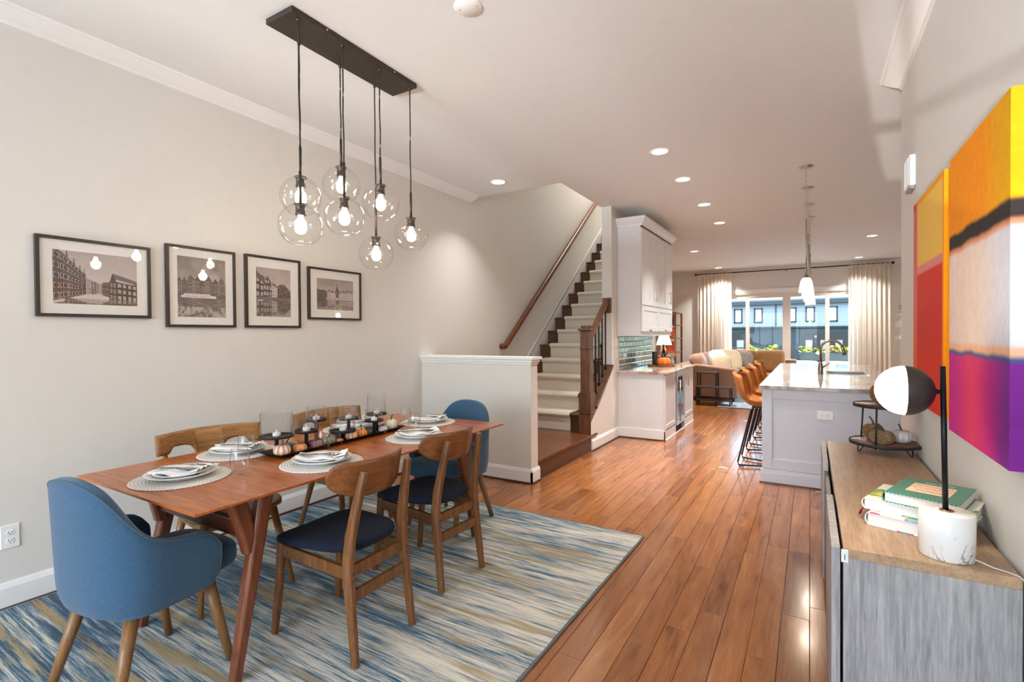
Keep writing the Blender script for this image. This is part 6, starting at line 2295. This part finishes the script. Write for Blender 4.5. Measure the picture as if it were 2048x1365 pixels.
def puff(b, c, h, p=4.0, sag=0.0, M=None, n=28, m=15, seed=0):
    """soft cushion, half sizes h, thickness axis y"""
    rg = random.Random(seed)
    a1, a2 = rg.random() * 6, rg.random() * 6

    def f(u, v):
        a = 2 * PI * u
        cs, sn = math.cos(a), math.sin(a)
        e = 2 / p
        x, z = math.copysign(abs(cs) ** e, cs), math.copysign(abs(sn) ** e, sn)
        ph = PI * (v - 0.5)
        k = abs(math.cos(ph)) ** 0.42 if abs(math.cos(ph)) > 1e-6 else 0
        yy = math.copysign(abs(math.sin(ph)) ** 0.8, math.sin(ph))
        wr = 1 + 0.05 * math.sin(3 * a + a1) * k
        return (c[0] + h[0] * x * k * (1 + 0.03 * math.sin(2 * a + a2)), c[1] + h[1] * yy * wr, c[2] + h[2] * z * k - sag * h[2] * 0.2 * (1 - x * x) * (1 if z > 0 else 0))
    b.grid(f, n, m, wrap=True)
    if M is not None:
        b.v = [tuple(M @ Vector(q)) for q in b.v]
    return b


t = thing('sectional_sofa', 'large brown suede corner sofa in front of the sliding doors', 'sofa', (0, 0, 0))
b = MB()
b.prism([(1.46, 0.09), (2.30, 0.09), (2.30, 0.645), (2.24, 0.668), (1.60, 0.745), (1.46, 0.755)], 'y', 10.72, 10.94)
b.build('arm', SUEDE, t, bevel=0.035, seg=3)
MB().box((1.20, 10.94, 0.09), (2.22, 13.35, 0.30)).build('base', SUEDE, t, bevel=0.02)
MB().box((2.22, 12.40, 0.09), (3.26, 13.35, 0.30)).build('base', SUEDE, t, bevel=0.02)
MB().box((1.14, 10.80, 0.09), (1.44, 13.45, 0.76)).build('back_frame', SUEDE, t, bevel=0.04, seg=3)
MB().box((1.44, 13.16, 0.09), (3.26, 13.45, 0.76)).build('back_frame', SUEDE, t, bevel=0.04, seg=3)
for (x0, ya, x1, yb_) in ((1.46, 10.96, 2.30, 11.74), (1.46, 11.76, 2.30, 12.50), (2.32, 12.36, 3.26, 13.14), (1.46, 12.52, 2.30, 13.14)):
    MB().box((x0, ya, 0.305), (x1, yb_, 0.47)).build('seat_cushion', SUEDE, t, bevel=0.045, seg=3)
for i, (x, w_) in enumerate(((2.17, 0.30), (2.72, 0.33))):
    MBb = MB()
    puff(MBb, (0, 0, 0), (w_, 0.15, 0.27), 5, 0.2, seed=i)
    o = MBb.build('back_cushion', SUEDE2, t)
    o.location = (x, 12.98, 0.73)
    o.rotation_euler = (math.radians(-12), 0, math.radians(-2 + 5 * i))
for i, y in enumerate((11.12, 11.75, 12.4)):
    MBb = MB()
    puff(MBb, (0, 0, 0), (0.33, 0.14, 0.25), 4, 0.2, seed=i + 4)
    o = MBb.build('back_cushion', SUEDE, t)
    o.location = (1.50, y, 0.72)
    o.rotation_euler = (math.radians(-10), 0, math.radians(90))
for x, y in ((1.50, 10.78), (2.20, 10.80), (3.2, 12.45), (1.2, 13.4), (3.2, 13.4)):
    MB().box((x - 0.035, y - 0.035, 0.011 if x > 2.03 else 0), (x + 0.035, y + 0.035, 0.09)).build('foot', BLACKM, t)


def pillow(label, loc, rot, h, m_, seed):
    b = MB()
    puff(b, (0, 0, 0), h, 3.4, 0, seed=seed)
    o = b.build('throw_pillow', m_)
    o.location = loc
    o.rotation_euler = tuple(math.radians(q) for q in rot)
    return tag(o, label, 'pillow', 'throw pillows on the sofa')


pillow('white throw pillow leaning at the left end of the sofa', (1.86, 11.36, 0.82), (-22, 0, 62), (0.24, 0.085, 0.22), LINEN, 1)
pillow('beige throw pillow in front of the white one at the sofa arm', (1.95, 11.10, 0.745), (-20, 0, 40), (0.22, 0.085, 0.19), plain('beige_linen', srgb(214, 190, 160), 0.9), 2)
pillow('large cream throw pillow in the corner of the sofa', (1.93, 12.15, 0.76), (-24, 0, 20), (0.30, 0.10, 0.27), plain('cream_linen', srgb(224, 204, 168), 0.9), 3)
pillow('grey throw pillow between the cream pillow and brown cushions', (2.17, 12.62, 0.73), (-24, 0, -15), (0.24, 0.08, 0.24), plain('grey_linen', srgb(148, 140, 128), 0.9), 4)
t = thing('blanket', 'small white and blue folded throw on the sofa seat', 'blanket', (2.10, 11.15, 0.474))
MB().grid(lambda u, v: (-0.14 + 0.28 * u, -0.10 + 0.2 * v, 0.02 + 0.14 * math.sin(PI * u) * math.sin(PI * v) + 0.02 * math.sin(9 * u + 4 * v)), 15, 11).build('cloth', plain('pale_blue_cloth', srgb(206, 220, 232), 0.9, var=0.2, scale=30), t, solid=0.01)

# nesting side tables by the sofa arm
DKW = plain('dark_walnut_metal', srgb(48, 36, 32), 0.4)


def metal_table(label, x0, x1, ya, yb, h, shelf=None):
    t = thing('side_table', label, 'side table', ((x0 + x1) / 2, (ya + yb) / 2, 0), 0, 'dark metal tables beside the sofa arm')
    hx, hy = (x1 - x0) / 2, (yb - ya) / 2
    MB().box((-hx, -hy, h - 0.02), (hx, hy, h)).build('table_top', DKW, t, bevel=0.002)
    for sx in (-1, 1):
        for sy in (-1, 1):
            MB().box((sx * hx - 0.011 * (sx + 1), sy * hy - 0.011 * (sy + 1), 0), (sx * hx - 0.011 * (sx - 1), sy * hy - 0.011 * (sy - 1), h - 0.02)).build('leg', BLACKM, t)
    if shelf:
        MB().box((-hx + 0.004, -hy + 0.004, shelf), (hx - 0.004, hy - 0.004, shelf + 0.016)).build('shelf', DKW, t)
    return t


metal_table('low wide dark metal side table beside the sofa arm', 1.63, 2.02 + 0.23, 10.08, 10.36, 0.352, 0.09)
metal_table('taller narrow dark metal side table behind the low one', 1.60, 1.965, 10.38, 10.66, 0.61)

# bookshelf, lamp table and lamp far left
SHW = wood('brown_shelf', srgb(112, 66, 34), srgb(150, 94, 52), 'z', 2, 0.4)
t = thing('bookshelf', 'tall brown wooden bookshelf at the far left of the living room', 'bookshelf', (0.18, 13.05, 0))
for x, y in ((0, 0), (0.40, 0), (0, 0.72), (0.40, 0.72)):
    MB().box((x - 0.022, y - 0.022, 0), (x + 0.022, y + 0.022, 1.93)).build('post', SHW, t)
SHELVES = [0.12, 0.50, 0.88, 1.24, 1.58, 1.905]
for z in SHELVES:
    MB().box((-0.02, -0.02, z), (0.42, 0.74, z + 0.024)).build('shelf', SHW, t)
rg = random.Random(8)
bc = [srgb(150, 60, 46), srgb(220, 206, 180), srgb(70, 84, 92), srgb(186, 150, 100), srgb(40, 40, 46), srgb(206, 90, 54)]
nb = 0
ords = ['first', 'second', 'third', 'fourth', 'fifth', 'sixth', 'seventh', 'eighth', 'ninth', 'tenth']
for zi, zn in ((2, 'third'), (3, 'fourth'), (4, 'fifth')):
    y = 0.02
    for k in range(5):
        th_ = rg.uniform(0.03, 0.05)
        hh = rg.uniform(0.20, 0.28)
        o = thing('book', None, 'book', (0.18 + 0.16, 13.05 + y, SHELVES[zi] + 0.0245), 0, 'books on the living room bookshelf')
        o['label'] = 'upright book on the %s shelf up, %s from the near end' % (zn, ords[k])
        MB().box((0.004, 0.003, 0.004), (0.196, th_ - 0.003, hh - 0.004)).build('pages', PAGES, o)
        b = MB()
        b.box((0, 0, 0), (0.2, 0.003, hh)); b.box((0, th_ - 0.003, 0), (0.2, th_, hh)); b.box((0.197, 0.003, 0), (0.2, th_ - 0.003, hh))
        b.build('cover', plain('book_cloth', bc[nb % 6], 0.6), o)
        nb += 1
        y += th_ + 0.004
t = thing('lamp_table', 'small brown table under the lamp beside the bookshelf', 'side table', (0.42, 12.55, 0))
MB().box((-0.25, -0.25, 0.80), (0.25, 0.25, 0.83)).build('table_top', SHW, t, bevel=0.004)
for sx in (-1, 1):
    for sy in (-1, 1):
        MB().box((sx * 0.22 - 0.02, sy * 0.22 - 0.02, 0), (sx * 0.22 + 0.02, sy * 0.22 + 0.02, 0.80)).build('leg', SHW, t)
t = thing('table_lamp', 'lit table lamp with cream shade beyond the dry bar', 'lamp', (0.42, 12.55, 0.831))
MB().lathe([(0, 0), (0.07, 0), (0.075, 0.012), (0.03, 0.03), (0.05, 0.09), (0.055, 0.15), (0.03, 0.21), (0.012, 0.24), (0.012, 0.30), (0, 0.30)], 28).build('base', plain('amber_ceramic', srgb(206, 150, 84), 0.25), t)
MB().lathe([(0.19, 0.27), (0.11, 0.52), (0.108, 0.52), (0.187, 0.27)], 36).build('shade', emit('lit_lamp_shade', (1.0, 0.80, 0.48), 1.3), t)
lamp('living_lamp_glow', 'POINT', (0.42, 12.55, 1.22), 6, WARM, shadow_soft_size=0.05)

# leafy potted tree at the far right, mostly behind the wall edge
LEAF = plain('leaf_green', srgb(96, 116, 62), 0.5, var=0.25)
t = thing('potted_tree', 'green leafy indoor tree at the far right edge of the kitchen', 'plant', (5.30, 12.4, 0))
MB().lathe([(0, 0), (0.14, 0), (0.18, 0.32), (0.165, 0.32), (0.15, 0.27), (0, 0.27)], 32).build('pot', WHITEPL, t)
MB().tube([(0, 0, 0.25), (0.02, 0, 0.9), (-0.01, 0.01, 1.5), (0.0, 0, 2.1)], [0.022, 0.018, 0.014, 0.006], 8).build('trunk', SHW, t)
b = MB()
b.add([(0, 0, 0), (0.03, 0.02, 0.006), (0.028, 0.06, 0.004), (0, 0.10, -0.012), (-0.028, 0.06, 0.004), (-0.03, 0.02, 0.006)], [(0, 1, 2, 3), (0, 3, 4, 5)])
lm = b.mesh('leaf', LEAF)
rg = random.Random(2)
for k in range(120):
    o = bpy.data.objects.new('leaf', lm)
    COL.objects.link(o)
    o.parent = t
    a = rg.random() * 2 * PI
    z = 1.62 + 0.55 * rg.random()
    r_ = (0.34 - 0.28 * (z - 1.62) / 0.55) * (0.3 + 0.7 * rg.random())
    o.location = (r_ * math.cos(a), r_ * math.sin(a), z)
    o.rotation_euler = (rg.uniform(-0.7, 0.5), rg.uniform(-0.5, 0.5), a - PI / 2)
    s_ = rg.uniform(0.8, 1.4)
    o.scale = (s_, s_, s_)
b = MB()
for k in range(14):
    a = k * 2.4
    z = 1.5 + k * 0.045
    b.tube([(0, 0, z), (0.12 * math.cos(a), 0.12 * math.sin(a), z + 0.08), (0.26 * math.cos(a) * (1 - k * 0.045), 0.26 * math.sin(a) * (1 - k * 0.045), z + 0.15)], 0.004, 5)
b.build('twigs', SHW, t, kind='stuff')

# ================================================================== outside: deck, planters, houses across the street
DECK = wood('grey_deck', srgb(150, 146, 142), srgb(182, 178, 172), 'x', 1, 0.7)
dk = thing('deck', 'grey board deck outside the sliding doors', 'deck', (0, 0, 0))
for k in range(18):
    y = YW + 0.16 + k * 0.145
    MB().box((-1.0, y, -0.10), (7.0, y + 0.138, -0.06)).build('board', DECK, dk)
MB().box((-1.0, YW + 0.16, -0.30), (7.0, YW + 2.75, -0.10)).build('frame', DECK, dk)
t = thing('deck_railing', 'dark metal railing along the outer edge of the deck', 'railing', (0, YW + 2.68, 0))
DRM = plain('dark_railing', srgb(52, 58, 62), 0.5)
MB().box((-1.0, -0.03, 0.90), (7.0, 0.03, 0.94)).build('top_rail', DRM, t)
MB().box((-1.0, -0.02, 0.02), (7.0, 0.02, 0.06)).build('bottom_rail', DRM, t)
for k in range(54):
    x = -0.95 + k * 0.148
    MB().box((x - 0.008, -0.008, 0.06), (x + 0.008, 0.008, 0.90)).build('baluster', DRM, t)
for x in (-0.9, 1.1, 3.1, 5.1, 6.9):
    MB().box((x - 0.045, -0.045, -0.06), (x + 0.045, 0.045, 0.98)).build('post', DRM, t)
LF1, LF2, LF3 = plain('leaf_yellow_green', srgb(190, 190, 80), 0.6, var=0.3), plain('leaf_mid_green', srgb(96, 130, 60), 0.6, var=0.3), plain('petal_peach', srgb(240, 170, 120), 0.6, var=0.2)
lmm = []
for m_ in (LF1, LF2, LF3):
    lmm.append(MB().add([(0, 0, 0), (0.045, 0.03, 0.01), (0.04, 0.09, 0), (0, 0.13, -0.02), (-0.04, 0.09, 0), (-0.045, 0.03, 0.01)], [(0, 1, 2, 3), (0, 3, 4, 5)]).mesh('leaf', m_))
for (x0, x1), lb, seed in (((1.90, 2.78), 'planter box with yellow green plants outside the left door panes', 5), ((3.28, 4.50), 'planter box with yellow and peach flowers outside the right door panes', 6)):
    t = thing('planter_box', lb, 'planter', ((x0 + x1) / 2, YW + 2.36, 0.60), 0, 'planters along the deck railing')
    hx = (x1 - x0) / 2
    b = MB()
    b.box((-hx, -0.11, 0), (hx, 0.11, 0.03)); b.box((-hx, -0.11, 0.03), (hx, -0.09, 0.22)); b.box((-hx, 0.09, 0.03), (hx, 0.11, 0.22)); b.box((-hx, -0.09, 0.03), (-hx + 0.02, 0.09, 0.22)); b.box((hx - 0.02, -0.09, 0.03), (hx, 0.09, 0.22))
    b.build('box', plain('dark_planter', srgb(70, 80, 82), 0.6), t)
    MB().box((-hx + 0.02, -0.09, 0.03), (hx - 0.02, 0.09, 0.19)).build('soil', plain('soil', (0.03, 0.02, 0.012), 0.95), t)
    for sx in (-1, 1):
        for sy in (-1, 1):
            MB().box((sx * (hx - 0.04) - 0.02, sy * 0.08 - 0.02, -0.66), (sx * (hx - 0.04) + 0.02, sy * 0.08 + 0.02, 0)).build('leg', DRM, t)
    rg = random.Random(seed)
    b = MB()
    for k in range(130):
        x = rg.uniform(-hx * 0.96, hx * 0.96)
        y = rg.gauss(0, 0.09)
        hgt = 0.05 + 0.17 * rg.random() * (0.6 + 0.4 * math.sin(x * 7 + seed))
        o = bpy.data.objects.new('leaf', lmm[rg.choice((0, 0, 1, 2 if (seed == 6 and abs(x) < 0.3) else 0))])
        COL.objects.link(o)
        o.parent = t
        o.location = (x, y, 0.18 + hgt)
        o.rotation_euler = (rg.uniform(-0.6, 0.9), rg.uniform(-0.6, 0.6), rg.random() * 6.3)
        if k % 3 == 0:
            b.tube([(x * 0.97, y * 0.5, 0.18), (x, y, 0.18 + hgt)], 0.004, 5)
    b.build('stalks', LF2, t, kind='stuff')
OUTC = plain('outdoor_cushion', srgb(226, 226, 226), 0.9)
t = thing('outdoor_sofa', 'white cushioned outdoor sofa seen through the right door panes', 'outdoor sofa', (3.75, YW + 0.75, -0.06))
MB().box((-0.80, -0.02, 0.10), (0.80, 0.70, 0.26)).build('base', plain('teak_frame', srgb(120, 92, 66), 0.6), t, bevel=0.01)
for x in (-0.77, 0.0, 0.77):
    for y in (0.02, 0.66):
        MB().box((x - 0.03, y - 0.03, 0), (x + 0.03, y + 0.03, 0.10)).build('leg', DRM, t)
for x in (-0.39, 0.39):
    bb = MB(); puff(bb, (0, 0, 0), (0.375, 0.09, 0.22), 6); o = bb.build('back_cushion', OUTC, t); o.location = (x, 0.10, 0.49)
    bb = MB(); bb.box((x - 0.375, 0.18, 0.26), (x + 0.375, 0.70, 0.40)); bb.build('seat_cushion', OUTC, t, bevel=0.04, seg=3)

# ground, street, row houses
o = MB().box((-60, YW + 0.3, -3.4), (70, 120, -3.2)).build('ground', plain('street_ground', srgb(120, 120, 118), 0.9, var=0.15, scale=0.4))
tag(o, None, None, None, 'structure')
o['kind'] = 'structure'
HY = 60.0
SID = plain('pale_siding', srgb(126, 142, 156), 0.7)
DKS = plain('dark_slate_siding', srgb(28, 46, 56), 0.6)
ROOF = plain('slate_roof', srgb(50, 60, 68), 0.7)
WFR = plain('black_window_frame', srgb(30, 36, 42), 0.4)
WGL = plain('reflective_pane', srgb(186, 206, 208), 0.05, 0.0, var=0.35, scale=0.6, Specular_IOR_Level=0.9)
DOORM = plain('pale_garage_glass', srgb(130, 134, 130), 0.3, var=0.2, scale=0.7)


def house(label, x0, x1, wins, seed):
    t = thing('row_house', label, 'house', (x0, HY, -3.2), 0, 'row houses across the street')
    w_ = x1 - x0
    zb = 5.25
    MB().box((0, 0, 0), (w_, 8, zb)).build('lower_wall', DKS, t)
    for k in range(11):
        z = zb + k * 0.21
        MB().box((0.0, -0.05 - 0.02 * 0, z), (w_, 0.10, z + 0.20)).build('siding', SID, t)
    MB().box((0, 0.05, zb), (w_, 8, zb + 2.35)).build('upper_wall', SID, t)
    MB().box((0, -0.45, zb + 2.32), (w_, 8, zb + 2.72)).build('eave', ROOF, t)
    MB().prism([(-0.45, zb + 2.70), (8, zb + 2.70), (5, zb + 3.2)], 'x', 0, w_).build('roof', ROOF, t)
    MB().box((0, -0.30, zb - 0.16), (w_, 0, zb)).build('belt_course', DKS, t)
    MB().box((0.0, -0.12, 0), (0.12, -0.02, zb + 2.35)).build('downspout', ROOF, t)
    for xc in wins:
        f = MB()
        a, c, z0, z1 = xc - x0 - 0.42, xc - x0 + 0.42, zb + 0.42, zb + 1.98
        for p, q in (((a, z0), (c, z0 + 0.13)), ((a, z1 - 0.13), (c, z1)), ((a, z0), (a + 0.13, z1)), ((c - 0.13, z0), (c, z1))):
            f.box((p[0], -0.14, p[1]), (q[0], -0.04, q[1]))
        o = f.build('window', WFR, t)
        MB().box((a + 0.13, -0.085, z0 + 0.13), (c - 0.13, -0.06, z1 - 0.13)).build('pane', WGL, o)
    rg = random.Random(seed)
    # recessed porch with doors and glazing
    MB().box((w_ * 0.28, -0.10, 1.2), (w_ * 0.78, 0.0, 4.6)).build('porch_opening', plain('dark_porch', srgb(14, 20, 24), 0.5), t)
    for k in range(3):
        a = w_ * (0.31 + 0.15 * k)
        o = MB().box((a, -0.16, 1.9), (a + w_ * 0.09, -0.09, 3.9)).build('porch_door', WFR, t)
        MB().box((a + 0.1, -0.18, 2.0), (a + w_ * 0.09 - 0.1, -0.155, 3.8)).build('pane', DOORM, o)
    b = MB()
    b.box((w_ * 0.25, -1.2, 1.15), (w_ * 0.80, -0.1, 1.30))
    b.box((w_ * 0.25, -1.22, 2.0), (w_ * 0.80, -1.16, 2.06))
    b.build('balcony', WFR, t)
    return t


# window centres measured through the glass, metres at the far facade
house('pale row house at the left of the glass doors', -9.5, 0.35, [-7.6, -5.2, -3.25, -1.25], 1)
house('pale row house seen through the middle of the glass doors', 0.36, 4.05, [1.15, 2.95], 2) if False else None
house('pale row house with dark lower storey seen through the middle door panes', 0.36, 9.0, [1.9, 3.55, 5.5, 7.7], 2)
house('pale row house at the right of the glass doors', 9.01, 19.0, [10.3, 12.2, 14.4, 16.8], 3)
